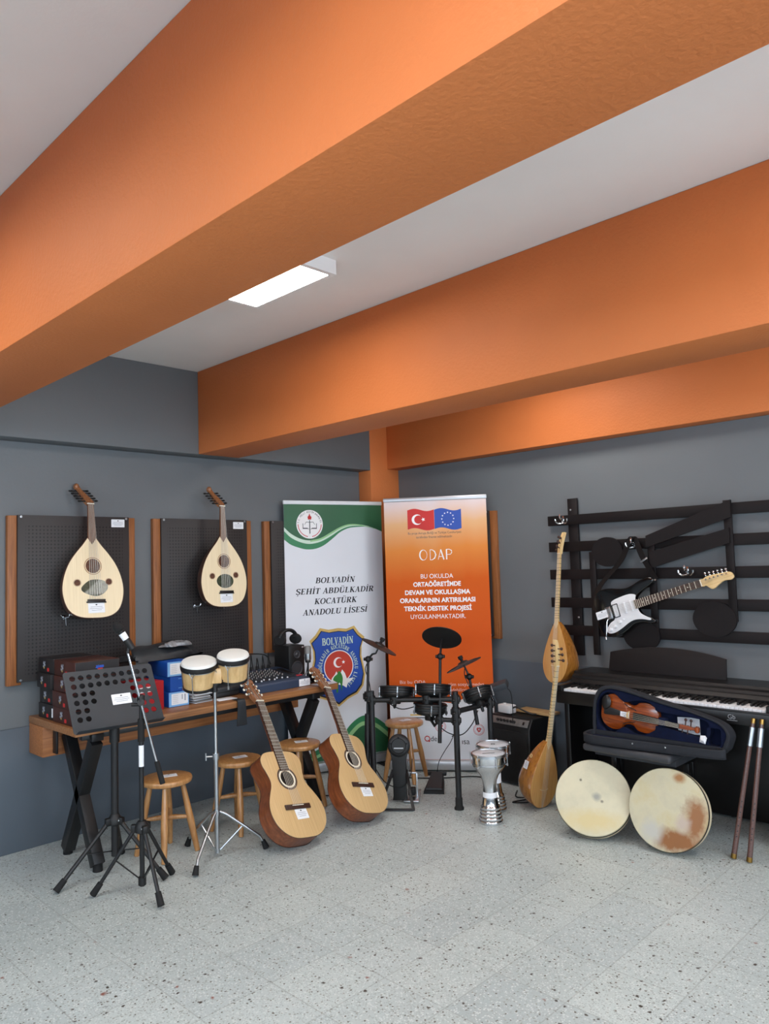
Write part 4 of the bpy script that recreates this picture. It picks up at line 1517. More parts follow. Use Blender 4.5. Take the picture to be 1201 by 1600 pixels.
m_.outline([circle(0.285, 0.24, 0.022, 24), circle(0.285, 0.24, 0.015, 24)], 0.001, 0.0012)
m_.outline([circle(0.30, 0.222, 0.007, 12)], 0.001, 0.0012)
m_.build('logo_mark', 'ink_red', ob)
m_ = MB()
m_.outline([[(0.16, 0.412), (0.25, 0.412), (0.25, 0.425), (0.16, 0.425)]], 0.001, 0.0012)
m_.build('yellow_rule', 'print_gold', ob)
m_ = MB()
m_.outline([[(0.16, 0.395), (0.31, 0.395), (0.31, 0.401), (0.16, 0.401)]], 0.001, 0.0012)
m_.build('dark_rule', 'ink', ob)

# ------------------------------------------------------------------ digital piano
PX0, PX1 = -2.70, -1.395
pn = thing('digital_piano', 'black upright digital piano with music rest against the back wall', 'piano', at((PX0 + PX1) / 2, 4.5, 0))
pw = (PX1 - PX0)


def pbox(c, size, bev=0.004):
    m = MB()
    m.box((c[0] - (PX0 + PX1) / 2, c[1] - 4.5, c[2]), size, bev=bev)
    return m


b = pbox(((PX0 + PX1) / 2, 4.505, 0.690), (pw, 0.47, 0.07))
for x in (PX0 + 0.018, PX1 - 0.018):
    b.box((x - (PX0 + PX1) / 2, 4.365 - 4.5, 0.742), (0.036, 0.17, 0.05), bev=0.006)
b.box((0, 4.275 - 4.5, 0.7265), (pw, 0.012, 0.012), bev=0.002)
b.build('keybed', 'black_satin', pn)
b = MB()
prof = [(4.455, 0.725), (4.450, 0.765), (4.462, 0.785), (4.475, 0.79), (4.48, 0.805), (4.50, 0.815), (4.505, 0.83), (4.735, 0.83), (4.735, 0.725)]
b.outline([[(y - 4.5, z) for y, z in prof]], -pw / 2, pw / 2, XYZ_yz)
b.build('top_case', 'black_satin', pn, angle=20)
for x in (PX0 + 0.018, PX1 - 0.018):
    b = pbox((x, 4.54, 0.34), (0.036, 0.36, 0.63))
    b.box((x - (PX0 + PX1) / 2, 4.48 - 4.5, 0.015), (0.045, 0.44, 0.03), bev=0.005)
    b.build('side_leg', 'black_satin', pn)
pbox(((PX0 + PX1) / 2, 4.70, 0.33), (pw - 0.07, 0.018, 0.62)).build('back_panel', 'black_satin', pn)
ms = MB()
cx = -2.138 - (PX0 + PX1) / 2
arch = [(cx + 0.375 * u, 0.952 + 0.048 * (1 - u * u)) for u in [1 - 2 * k / 24 for k in range(25)]]
ms.outline([[(cx - 0.38, 0.828), (cx + 0.38, 0.828)] + arch], -0.008, 0.008, Matrix.Translation((0, 4.64 - 4.5, 0)) @ Matrix.Translation((0, 0, 0.83)) @ Matrix.Rotation(rad(-12), 4, 'X') @ Matrix.Translation((0, 0, -0.83)) @ XYZ_xz, 0.003)
ms.build('music_rest', 'rack_black', pn)
KX0, KX1 = PX0 + 0.04, PX1 - 0.04
kw = (KX1 - KX0) / 52
wk = MB()
wk.box((0, 0, 0), (kw - 0.0012, 0.15, 0.018), bev=0.0015)
wk0 = wk.build('white_key', 'white_plastic', pn)
bk = MB()
bk.box((0, 0, 0), (kw * 0.52, 0.095, 0.014), bev=0.003)
bk0 = bk.build('black_key', 'ebony', pn)
for k in range(52):
    o = wk0 if k == 0 else wk0.copy()
    if k:
        COL.objects.link(o)
        o.parent = pn
    o.location = (KX0 + kw * (k + 0.5) - (PX0 + PX1) / 2, 4.373 - 4.5, 0.7345)
first = True
for k in range(51):
    if (k + 5) % 7 in (0, 1, 3, 4, 5) and True:
        o = bk0 if first else bk0.copy()
        if not first:
            COL.objects.link(o)
            o.parent = pn
        first = False
        o.location = (KX0 + kw * (k + 1.0) - (PX0 + PX1) / 2, 4.402 - 4.5, 0.751)
m_ = MB()
m_.text('Gb', 0.034, Matrix.Translation((-1.605 - (PX0 + PX1) / 2, 4.269 - 4.5, 0.683)) @ XYZ_xz)
m_.outline([[(-1.630, 0), (-1.575, 0), (-1.575, 0.003), (-1.630, 0.003)]], 0, 0, Matrix.Translation((-(PX0 + PX1) / 2, 4.269 - 4.5, 0.674)) @ XYZ_xz)
m_.build('lettering', 'silver_bar', pn)

# bench
bn = thing('piano_bench', 'dark grey box-seat piano bench under the violin case', 'bench', at(-2.10, 4.19, 0))
m_ = MB()
m_.box((0, 0, 0.478), (0.53, 0.40, 0.044), bev=0.018, seg=4)
m_.build('seat', 'bench_vinyl', bn)
m_ = MB()
m_.box((0, 0.05, 0.437), (0.49, 0.28, 0.042), bev=0.004)
m_.build('skirt', 'bench_vinyl', bn)
for sx in (-1, 1):
    for sy in (-1, 1):
        MB().box((sx * 0.222, sy * 0.03 + 0.135, 0.20), (0.035, 0.035, 0.40), bev=0.004).build('leg', 'black_satin', bn)

# violin case
VX = -2.0
vc = thing('violin_case', 'open black violin case with navy lining, propped on the piano bench', 'case', at(VX, 4.135, 0.509))


def case_outline(top, inset=0.0):
    p = [(-0.375, 0.05), (-0.372, 0.20), (-0.345, 0.275), (-0.29, 0.308), (-0.20, 0.303), (-0.09, 0.28), (0.05, 0.248), (0.20, 0.218), (0.33, 0.185), (0.395, 0.155), (0.425, 0.11), (0.415, 0.06), (0.39, 0.02), (0.30, 0.0), (-0.30, 0.0), (-0.36, 0.015)]
    q = [(a.x, a.y) for a in catmull([(x, y, 0) for x, y in p], 4, True)]
    cx, cy = 0.0, 0.14
    if inset:
        q = [(x - inset * (x - cx) / 0.4, y - inset * (y - cy) / 0.15) for x, y in q]
    return q


TIL = Matrix.Rotation(rad(-6), 4, 'X')
sh = MB()
sh.M = TIL @ XYZ_xz
sh.outline([case_outline(1), case_outline(1, 0.018)], -0.085, 0.0, None, 0.004)
sh.outline([case_outline(1)], -0.090, -0.080)
sh.build('shell', 'case_cloth', vc)
ln = MB()
ln.M = TIL @ XYZ_xz
vhole = [(-0.345, 0.15), (-0.335, 0.21), (-0.30, 0.25), (-0.24, 0.255), (-0.18, 0.215), (-0.12, 0.225), (-0.05, 0.23), (0.0, 0.205), (0.02, 0.185), (0.20, 0.175), (0.285, 0.16), (0.285, 0.09), (0.20, 0.09), (0.02, 0.115), (0.0, 0.09), (-0.06, 0.06), (-0.12, 0.06), (-0.18, 0.085), (-0.24, 0.05), (-0.30, 0.055), (-0.335, 0.095)]
vh = [(-0.16 + (a.x + 0.16) * 1.05, 0.145 + (a.y - 0.145) * 1.10) for a in catmull([(x, y, 0) for x, y in vhole], 3, True)]
pock = rrect(0.305, 0.045, 0.375, 0.135, 0.012)
ln.outline([case_outline(1, 0.019), vh, pock], -0.080, -0.012, None, 0.004)
ln.outline([case_outline(1, 0.020)], -0.081, -0.070)
ln.build('lining', 'navy_velvet', vc)
nb = MB()
nb.M = TIL @ XYZ_xz
nb.box((0.055, 0.135, -0.025), (0.045, 0.05, 0.05), bev=0.008)
nb.build('neck_rest', 'navy_velvet', vc)
ld = MB()
lo2 = [(x, -y * 0.50 - 0.004) for x, y in case_outline(1)]
lo2i = [(x * 0.96, -0.008 - (-y - 0.004) * 0.88) for x, y in lo2]
ld.outline([lo2, lo2i], 0.0, 0.048, None, 0.004)
ld.outline([lo2], 0.0, 0.008)
ld.build('lid', 'case_cloth', vc)
ldl = MB()
ldl.outline([lo2i], 0.006, 0.020, None, 0.004)
ldl.build('lid_lining', 'navy_velvet', vc)
for x, y in ((-0.30, -0.151), (-0.05, -0.139), (0.13, -0.119)):
    MB().sph((x, y, 0.03), 0.005, n=8).build('rivet', 'steel', vc)

# violin
VM = at(VX, 4.135, 0.509) @ TIL @ frame((-0.332, 0.028, 0.168), (0.9925, 0, -0.088), (0, -1, 0))
vl = thing('violin', 'red-brown violin lying in the open case', 'violin', VM)
vp = [(0, 0), (0.05, 0.004), (0.088, 0.035), (0.103, 0.085), (0.095, 0.125), (0.083, 0.140), (0.070, 0.150), (0.058, 0.175), (0.056, 0.20), (0.064, 0.222), (0.075, 0.232), (0.083, 0.255), (0.083, 0.30), (0.065, 0.338), (0.035, 0.354), (0, 0.356)]
vhf = [(max(0, p.x), p.y) for p in catmull([(x, y, 0) for x, y in vp], 4)]
MB().outline([full_outline(vhf)], -0.036, -0.004, None, 0.002).build('body', 'violin_wood', vl)
sb = MB()
oo = full_outline(vhf)
rings = []
for k, z in ((1.0, -0.002), (0.985, 0.002), (0.9, 0.005), (0.7, 0.010), (0.35, 0.013), (0.02, 0.014)):
    rings.append([(x * k, 0.178 + (y - 0.178) * k, z) for x, y in oo])
sb.loft(rings)
sb.build('belly', 'violin_wood', vl)
for sx in (-1, 1):
    fh = MB()
    fh.M = Matrix.Translation((0, 0, 0.0125))
    fh.tube([(sx * x, y, 0) for x, y in ((0.030, 0.225), (0.036, 0.215), (0.040, 0.195), (0.046, 0.175), (0.054, 0.16), (0.058, 0.152))], [0.003, 0.002, 0.002, 0.002, 0.002, 0.003], 6)
    fh.build('f_hole', 'ebony', vl)
n_ = MB()
n_.loft([[(w * cos(a), y, 0.018 + k_ - d * sin(a)) for a in [pi * k / 8 for k in range(9)]] for (w, y, d, k_) in ((0.017, 0.345, 0.03, 0.0), (0.013, 0.36, 0.02, 0.0), (0.012, 0.485, 0.018, 0.0))])
n_.build('neck', 'violin_wood', vl)
n_ = MB()
n_.outline([[(-0.021, 0.215), (0.021, 0.215), (0.0125, 0.485), (-0.0125, 0.485)]], 0.020, 0.027, None, 0.001)
n_.build('fingerboard', 'ebony', vl)
n_ = MB()
n_.outline([[(-0.021, 0.03), (0.021, 0.03), (0.024, 0.04), (0.014, 0.135), (-0.014, 0.135), (-0.024, 0.04)]], 0.018, 0.026, None, 0.002)
n_.build('tailpiece', 'ebony', vl)
n_ = MB()
n_.outline([[(-0.021, 0), (0.021, 0), (0.018, 0.02), (0.015, 0.03), (0, 0.034), (-0.015, 0.03), (-0.018, 0.02)]], -0.002, 0.002, Matrix.Translation((0, 0.185, 0.012)) @ Matrix.Rotation(rad(90), 4, 'X'))
n_.build('bridge', 'maple', vl)
n_ = MB()
n_.sph((-0.045, 0.04, 0.022), 0.04, (1.1, 0.75, 0.25), 16)
n_.build('chin_rest', 'ebony', vl)
n_ = MB()
for k in range(4):
    u = (k - 1.5) / 3
    n_.tube([(u * 0.024, 0.13, 0.025), (u * 0.034, 0.185, 0.047), (u * 0.016, 0.487, 0.030)], 0.0005, 4)
n_.build('strings', 'string', vl)
n_ = MB()
n_.loft([[(w * sx, y, z + sz * h) for sx, sz in ((-1, -1), (1, -1), (1, 1), (-1, 1))] for (w, y, z, h) in ((0.012, 0.487, 0.014, 0.011), (0.011, 0.53, 0.008, 0.010), (0.008, 0.56, 0.003, 0.008), (0.007, 0.575, 0.004, 0.007))])
n_.cyl((-0.013, 0.580, 0.006), (0.013, 0.580, 0.006), 0.013, n=16)
n_.cyl((-0.018, 0.580, 0.006), (0.018, 0.580, 0.006), 0.008, n=14)
n_.build('scroll', 'violin_wood', vl)
for k, (y, sx) in enumerate(((0.50, 1), (0.515, -1), (0.53, 1), (0.545, -1))):
    g = MB()
    g.cyl((-sx * 0.014, y, 0.010), (sx * 0.034, y, 0.010), 0.0028, 0.004, 8)
    g.sph((sx * 0.041, y, 0.010), 0.009, (1, 1.0, 0.45), 10)
    g.build('peg', 'rosewood', vl)
card(vl, frame((0.0, 0.165, 0.030), (1, 0, 0.0), (0, 0.15, 1)), 0.05, 0.028)
pc = MB()
pc.outline([rrect(-0.062, -0.045, 0.062, 0.045, 0.002)], 0, 0.0015)
po = pc.build('picture_card', 'film_head')
tag(po, 'grey-white card tucked behind the scroll of the violin', 'card', at(VX, 4.135, 0.509) @ TIL @ frame((0.185, 0.058, 0.128), (-0.06, 0, 1), (0, -1, 0)))
tg = MB()
tg.outline([[(-0.02, -0.018), (0.012, -0.022), (0.018, 0.012), (0.008, 0.022), (-0.004, 0.016), (-0.018, 0.018)]], 0, 0.002)
tg.loft([[(-0.02, -0.018, 0.002), (0.012, -0.022, 0.002), (0.008, 0.022, 0.002), (-0.018, 0.018, 0.002)], [(-0.008, -0.006, 0.010), (0.004, -0.006, 0.012), (0.002, 0.01, 0.008), (-0.006, 0.008, 0.006)]])
tag(tg.build('paper_tag', 'paper', smooth=False), 'crumpled white paper tag at the narrow end of the violin case', 'paper tag', at(VX, 4.135, 0.509) @ TIL @ frame((0.292, -0.010, 0.074), (0.1, 0, 1), (0, -1, 0.1)))


# ------------------------------------------------------------------ frame drums
def frame_drum(label, base, N, U, R, mat):
    N = Vector(N).normalized()
    U = (Vector((0, 0, 1)) - N * N.z).normalized()
    M = frame(Vector(base) + U * (R + 0.0) + N * 0.0, U, N)
    t = thing('frame_drum', label, 'drum', M, 'frame drums leaning on the bench')
    MB().lathe([(0, 0.0), (R * 0.9, 0.0), (R * 0.985, -0.001), (R, -0.006), (R, -0.012)], n=72, cap0=False, cap1=False).build('drum_skin', mat, t)
    h = MB()
    h.lathe([(R - 0.001, -0.012), (R - 0.001, -0.062), (R - 0.010, -0.062), (R - 0.010, -0.012)], n=72, cap0=False, cap1=False)
    h.build('hoop', 'hoop_pale', t)
    h = MB()
    h.lathe([(R + 0.0005, -0.008), (R + 0.0025, -0.012), (R + 0.0025, -0.021), (R + 0.0005, -0.023)], n=72, cap0=False, cap1=False)
    h.build('glue_band', 'ebony', t)
    return t


frame_drum('plain cream frame drum, the left one of two leaning on the bench', (-2.234, 3.832, 0.037), (0.33, -0.80, 0.50), None, 0.212, 'drum_hide')
frame_drum('frame drum with brown-stained skin, the right one leaning on the bench', (-1.856, 3.918, 0.019), (0.07, -0.955, 0.27), None, 0.212, 'drum_hide_stained')


# ------------------------------------------------------------------ long flutes
def flute(label, a, b):
    a, b = Vector(a), Vector(b)
    L = (b - a).length
    M = frame(a, b - a, (0.35, -0.9, 0.1))
    t = thing('kaval', label, 'flute', M, 'long wooden flutes leaning on the piano')

    def seg(name, mat, y0, y1, r0, r1):
        MB().cyl((0, y0, 0), (0, y1, 0), r0, r1, 20).build(name, mat, t)
    m = MB()
    m.cyl((0, 0.02, 0), (0, L * 0.80, 0), 0.0135, 0.0120, 20)
    m.mi = 1
    for k in range(7):
        y = L * (0.155 + 0.038 * k + (0.02 if k > 2 else 0))
        m.cyl((0, y, 0.0120), (0, y, 0.0133), 0.0035, n=10)
    m.build('tube', ['flute_wood', 'ebony'], t)
    seg('brass_ferrule', 'gold', 0.0, 0.024, 0.0145, 0.0145)
    seg('clear_sleeve', 'steel', L * 0.80, L * 0.935, 0.0148, 0.0148)
    seg('head_joint', 'flute_wood', L * 0.935, L * 0.965, 0.010, 0.010)
    seg('brass_cap', 'gold', L * 0.965, L, 0.0125, 0.0115)
    return t


flute('brown wooden flute with brass ends, leaning on the piano, nearer the drums', (-1.575, 4.100, 0.0036), (-1.482, 4.247, 0.704))
flute('brown wooden flute with brass ends, leaning on the piano front, farther from the drums', (-1.497, 4.100, 0.0036), (-1.440, 4.247, 0.704))


# ------------------------------------------------------------------ goblet drums
def darbuka(label, M, card_z):
    t = thing('goblet_drum', label, 'drum', M, 'chrome goblet drums')
    pr = [(0.070, 0.0), (0.072, 0.004)]
    for k in range(5):
        z = 0.006 + 0.020 * k
        r = 0.0715 - 0.0035 * k
        pr += [(r, z), (r + 0.002, z + 0.007), (r, z + 0.014), (r - 0.004, z + 0.017)]
    pr += [(0.050, 0.112), (0.043, 0.16), (0.040, 0.21), (0.044, 0.25), (0.058, 0.285), (0.083, 0.318), (0.098, 0.338), (0.100, 0.345), (0.100, 0.405)]
    MB().lathe(pr, n=56, cap1=False).build('body', 'chrome', t)
    MB().lathe([(0, 0.411), (0.094, 0.411), (0.0985, 0.408)], n=48, cap0=False, cap1=False).build('drum_skin', 'film_head', t)
    h = MB()
    h.lathe([(0.1005, 0.352), (0.104, 0.352), (0.104, 0.357), (0.1005, 0.357)], n=48, cap0=False, cap1=False)
    h.lathe([(0.0985, 0.405), (0.100, 0.414), (0.106, 0.414), (0.107, 0.400), (0.1005, 0.400)], n=48, cap0=False, cap1=False)
    h.build('hoop', 'steel', t)
    for k in range(6):
        a = rad(60 * k + 22)
        l_ = MB()
        x, y = 0.112 * cos(a), 0.112 * sin(a)
        l_.cyl((x, y, 0.345), (x, y, 0.412), 0.0028, n=8)
        l_.cyl((x, y, 0.340), (x, y, 0.353), 0.0055, n=8)
        l_.sph((x, y, 0.412), 0.006, n=8)
        l_.cyl((0.100 * cos(a), 0.100 * sin(a), 0.348), (x, y, 0.348), 0.004, n=6)
        l_.build('tension_rod', 'steel', t)
    mk = MB()
    mk.outline([circle(0, 0.0, 0.014, 18), circle(0, 0, 0.006, 12)] if card_z > 0.2 else [rrect(-0.038, -0.004, 0.038, 0.004, 0.002)], 0.4115, 0.4118, Matrix.Rotation(rad(40), 4, 'Z'))
    mk.build('printed_mark', 'ink', t)
    lb = MB()
    lb.lathe([(0.0445, card_z - 0.03), (0.0435, card_z + 0.03)], n=40, cap0=False, cap1=False)
    o = lb.build('paper_label', 'paper', t, label='white paper label round the waist')
    return t


darbuka('chrome goblet drum in front, nearer the drum kit', at(-2.868, 3.752, 0, rad(10)), 0.155)
darbuka('chrome goblet drum behind the front one, half hidden by it', at(-2.985, 3.955, 0, rad(33)), 0.205)

# ------------------------------------------------------------------ amplifier with adapter and board
am = thing('guitar_amplifier', 'black guitar amplifier with a strip of knobs on the floor beside the orange banner', 'amplifier', at(-3.215, 4.60, 0, rad(-4)))
m_ = MB()
m_.outline([[(-0.14, 0.012), (0.14, 0.012), (0.14, 0.47), (-0.10, 0.47), (-0.14, 0.40)]], -0.185, 0.185, XYZ_yz, 0.008)
m_.build('cabinet', 'black_plastic', am)
MB().box((0, -0.142, 0.20), (0.33, 0.008, 0.35), bev=0.003).build('speaker_grille', 'grille', am)
pnm = Matrix.Translation((0, -0.121, 0.436)) @ Matrix.Rotation(rad(60), 4, 'X')
m_ = MB()
m_.M = pnm
m_.box((0, 0, 0.001), (0.33, 0.052, 0.004), bev=0.001)
cp = m_.build('control_panel', 'panel_grey', am)
for k in range(6):
    m_ = MB()
    m_.M = pnm
    m_.lathe([(0.010, 0), (0.009, 0.012), (0.007, 0.014), (0, 0.014)], (-0.105 + 0.03 * k, 0, 0.003), n=14, cap0=False)
    m_.build('knob', 'ebony', cp)
m_ = MB()
m_.M = pnm
m_.box((0.125, 0.0, 0.005), (0.014, 0.022, 0.006), bev=0.002)
m_.build('switch', 'ebony', cp)
for sx in (-1, 1):
    for sy in (-1, 1):
        MB().cyl((sx * 0.15, sy * 0.11, 0), (sx * 0.15, sy * 0.11, 0.014), 0.016, n=12).build('foot', 'rubber', am)
ad = thing('power_adapter', 'white power adapter block on top of the black amplifier', 'adapter', at(-3.29, 4.545, 0.4815, rad(-6)))
MB().box((0, 0, 0.03), (0.115, 0.07, 0.058), bev=0.006).build('case', 'white_plastic', ad)
MB().cyl((-0.02, 0, 0.058), (-0.02, 0, 0.066), 0.014, 0.012, 14).build('socket', 'white_plastic', ad)
MB().tube(catmull([(0.057, 0, 0.04), (0.09, 0.0, 0.05), (0.13, 0.01, 0.035), (0.19, 0.03, 0.012), (0.22, 0.06, 0.006)], 5), 0.006, 7).build('cord', 'black_plastic', ad)
m_ = MB()
m_.box((0, 0, 0.009), (0.30, 0.12, 0.018), bev=0.002)
tag(m_.build('wooden_board', 'light_board'), 'small light wooden board lying on the rear of the amplifier', 'board', at(-3.115, 4.675, 0.4785, rad(-4)))

# ------------------------------------------------------------------ electronic drum kit
KL, KR, KB = Vector((-3.68, 3.56, 0)), Vector((-3.17, 3.82, 0)), Vector((-3.12, 4.116, 0))
kit = thing('electronic_drum_kit', 'black electronic drum kit with pads and cymbals on a tube rack', 'drum kit', Matrix.Translation((-3.30, 3.85, 0)))
KO = Vector((-3.30, 3.85, 0))


def kp(*a):
    return Vector(a if len(a) == 3 else a[0]) - KO


def kvec(p, z):
    return Vector((p.x, p.y, z)) - KO


def post(p, top, r=0.019):
    m = MB()
    m.cyl(kvec(p, 0.03), kvec(p, top), r, r, 16)
    o = m.build('post', 'black_metal', kit)
    MB().lathe([(0.031, 0), (0.031, 0.012), (0.024, 0.022), (0.023, 0.07), (0.020, 0.075)], kvec(p, 0), n=20).build('foot', 'rubber', o)


post(KL, 0.735)
post(KR, 0.745)
post(KB, 0.675)
bar_d = (KR - KL).normalized()
back_d = Vector((-bar_d.y, bar_d.x, 0))
MB().cyl(kvec(KL, 0.675), kvec(KR, 0.695), 0.017, n=14).build('cross_bar', 'black_metal', kit)
MB().cyl(kvec(KR, 0.615), kvec(KB, 0.630), 0.017, n=14).build('cross_bar', 'black_metal', kit)


def clamp(p, name='clamp', s=1.0):
    m = MB()
    m.cyl(p + Vector((0, 0, -0.028 * s)), p + Vector((0, 0, 0.028 * s)), 0.026 * s, n=16)
    m.box(p + Vector((0.0, 0, 0)), (0.066 * s, 0.03 * s, 0.038 * s), Euler((0, 0, rad(27))).to_matrix(), bev=0.006)
    m.cyl(p + Vector((0.0, 0, 0)) - back_d * 0.045 * s, p, 0.006 * s, n=8)
    m.sph(p - back_d * 0.048 * s, 0.012 * s, (1, 1, 0.6), 10)
    return m.build(name, 'black_plastic', kit)


for p, z in ((KL, 0.675), (KR, 0.695), (KR, 0.615), (KR, 0.56), (KB, 0.630), (KL.lerp(KR, 0.27), 0.683), (KL.lerp(KR, 0.66), 0.689)):
    clamp(kvec(p, z))


def pad(c, r, nrm, mount_to):
    c = Vector(c)
    nrm = Vector(nrm).normalized()
    m = MB()
    m.lathe([(0, -0.046), (r * 0.55, -0.046), (r * 0.80, -0.040), (r * 0.90, -0.028), (r * 0.90, -0.012), (r * 0.97, -0.010), (r * 0.97, 0.024), (r * 0.93, 0.026)], c, nrm, 40, True, False)
    o = m.build('pad', 'black_plastic', kit)
    h = MB()
    h.ring(c + nrm * 0.026, nrm, r * 0.97, 0.008, 44, 8)
    h.ring(c + nrm * 0.006, nrm, r * 0.985, 0.004, 44, 6)
    h.ring(c - nrm * 0.020, nrm, r * 0.93, 0.006, 44, 6)
    h.build('rim', 'black_metal', o)
    MB().lathe([(0, 0.0275), (r * 0.94, 0.025)], c, nrm, 40, False, False).build('mesh_head', 'grille', o)
    x, y, z = basis(nrm)
    for k in range(5):
        a = rad(72 * k - 98)
        p = c + (x * cos(a) + y * sin(a)) * (r * 1.02)
        l_ = MB()
        l_.cyl(p - nrm * 0.040, p + nrm * 0.026, 0.0042, n=8)
        l_.box(p - nrm * 0.022, (0.014, 0.014, 0.022), Matrix((x, y, z)).transposed(), bev=0.003)
        l_.build('tension_rod', 'steel', o)
    b = MB()
    b.box(c - nrm * 0.060, (0.05, 0.05, 0.04), Matrix((x, y, z)).transposed(), bev=0.008)
    b.tube([c - nrm * 0.06, c - nrm * 0.075 + (Vector(mount_to) - c) * 0.5, Vector(mount_to)], 0.010, 10)
    b.build('mount', 'black_plastic', o)


tilt = Vector((back_d.x * 0.22, back_d.y * 0.22, 0.97))
pad(kvec(KL.lerp(KR, 0.27) + back_d * 0.07, 0.722), 0.118, tilt, kvec(KL.lerp(KR, 0.27), 0.683))
pad(kvec(KL.lerp(KR, 0.71) + back_d * 0.07, 0.742), 0.118, tilt, kvec(KL.lerp(KR, 0.70), 0.690))
pad(kp(-3.36, 3.785, 0.622), 0.108, (0, 0.1, 1), kp(-3.269, 3.775, 0.56))
pad(kp(-3.145, 4.02, 0.700), 0.100, (-0.42, 0.10, 0.9), kvec(KR.lerp(KB, 0.75), 0.630))
MB().cyl(kvec(KR, 0.56), kp(-3.269, 3.775, 0.56), 0.015, n=12).build('side_arm', 'black_metal', kit)
clamp(kp(-3.269, 3.770, 0.56), s=0.9)


def cymbal(c, nrm, r, joint, low, low_r):
    c, nrm, joint, low = Vector(c), Vector(nrm).normalized(), Vector(joint), Vector(low)
    m = MB()
    m.lathe([(r, -0.004), (r, 0.0), (r * 0.75, 0.007), (r * 0.32, 0.013), (r * 0.26, 0.022), (r * 0.12, 0.026), (0, 0.026)], c, nrm, 48, True, False)
    o = m.build('cymbal', 'black_plastic', kit)
    h = MB()
    h.lathe([(0.010, 0.024), (0.010, 0.040), (0.016, 0.042), (0.017, 0.062), (0.008, 0.064), (0, 0.064)], c, nrm, 16)
    h.build('wing_nut', 'rubber', o)
    b = MB()
    b.cyl(c + nrm * 0.02, c - nrm * 0.05, 0.006, n=10)
    b.tube([c - nrm * 0.05, c.lerp(joint, 0.6), joint], [0.006, 0.007, 0.008], 10)
    b.build('tilter_rod', 'black_metal', o)
    j = MB()
    j.sph(joint, 0.022, n=14)
    j.cyl(joint - bar_d * 0.03, joint + bar_d * 0.03, 0.011, n=10)
    j.build('tilter_joint', 'black_plastic', o)
    mid = joint.lerp(low, 0.5)
    t_ = MB()
    t_.cyl(joint, mid, 0.0095, n=12)
    t_.cyl(mid, low, low_r, n=14)
    t_.build('boom_tube', 'black_metal', o)


cymbal(kp(-3.623, 3.589, 1.030), (bar_d.x * 0.44 + back_d.x * 0.12, bar_d.y * 0.44 + back_d.y * 0.12, 0.88), 0.128, kp(-3.694, 3.553, 0.946), kp(-3.722, 3.541, 0.22), 0.019)
cymbal(kp(-3.237, 3.786, 1.090), (back_d.x * 0.62, back_d.y * 0.62, 0.80), 0.130, kp(-3.250, 3.778, 0.968), kp(-3.262, 3.758, 0.416), 0.0125)
cymbal(kp(-3.215, 3.975, 0.893), (-bar_d.x * 0.42 + back_d.x * 0.10, -bar_d.y * 0.42 + back_d.y * 0.10, 0.88), 0.125, kp(-3.184, 3.990, 0.816), kp(-3.150, 4.015, 0.503), 0.0125)
clamp(kvec(KL + (KL - KR) * 0.035, 0.70), s=1.1)
mo = MB()
mo.box((0, 0, 0), (0.16, 0.075, 0.045), bev=0.01)
mo.cyl((-0.05, 0.0, -0.02), (-0.05, 0, -0.10), 0.010, n=10)
moo = mo.build('drum_module', 'stand_grey', kit)
moo.matrix_basis = Matrix.Translation(kp(-3.06, 4.12, 0.742)) @ Euler((rad(20), rad(-20), rad(20))).to_matrix().to_4x4()
MB().tube(catmull([kp(-3.40, 3.79, 0.655), kp(-3.36, 3.78, 0.60), kp(-3.26, 3.80, 0.49), kp(-3.17, 3.86, 0.46), kp(-3.13, 3.93, 0.52), kp(-3.13, 4.0, 0.60)], 6), 0.0035, 6).build('cable', 'rubber', kit)
MB().tube(catmull([kp(-3.60, 3.62, 0.66), kp(-3.5, 3.66, 0.62), kp(-3.4, 3.72, 0.64), kp(-3.3, 3.76, 0.62), kp(-3.22, 3.80, 0.65)], 6), 0.0035, 6).build('cable', 'rubber', kit)
MB().tube(catmull([kp(-3.70, 3.575, 0.95), kp(-3.73, 3.56, 0.88), kp(-3.70, 3.56, 0.80), kp(-3.69, 3.57, 0.70)], 6), 0.003, 6).build('cable', 'rubber', kit)
MB().tube(catmull([kp(-3.20, 3.965, 0.87), kp(-3.19, 3.95, 0.83), kp(-3.165, 3.96, 0.76), kp(-3.16, 3.99, 0.70)], 6), 0.003, 6).build('cable', 'rubber', kit)
MB().tube(catmull([kp(-3.00, 4.13, 0.75), kp(-2.97, 4.15, 0.71), kp(-2.98, 4.18, 0.60), kp(-3.0, 4.2, 0.50)], 6), 0.003, 6).build('cable', 'rubber', kit)

# kick pad tower
kk = thing('kick_drum_pad', 'black round kick drum pad on an upright tower with a floor frame', 'drum pad', frame((-3.575, 3.70, 0), (-0.62, 0.78, 0), (0, 0, 1)))
m_ = MB()
m_.lathe([(0, -0.030), (0.066, -0.030), (0.074, -0.022), (0.074, 0.014), (0.066, 0.022), (0.050, 0.024), (0.046, 0.018), (0, 0.018)], (0, 0.0, 0.365), (0, -1, 0.10), 40)
kd = m_.build('pad', 'black_plastic', kk)
for k in range(5):
    a = rad(72 * k + 18)
    MB().sph((0.058 * cos(a), -0.024, 0.365 + 0.058 * sin(a)), 0.006, (1, 0.6, 1), 8).build('bolt', 'rubber', kd)
m_ = MB()
m_.outline([rrect(-0.032, -0.004, 0.032, 0.004, 0.001)], 0, 0.001, Matrix.Translation((0, -0.021, 0.352)) @ XYZ_xz)
m_.build('nameplate', 'silver_bar', kd)
m_ = MB()
m_.outline([[(-0.062, 0.335), (0.062, 0.335), (0.047, 0.27), (0.044, 0.04), (0.050, 0.012), (-0.050, 0.012), (-0.044, 0.04), (-0.047, 0.27)]], -0.020, 0.022, XYZ_xz, 0.006)
m_.build('tower', 'black_plastic', kk)
m_ = MB()
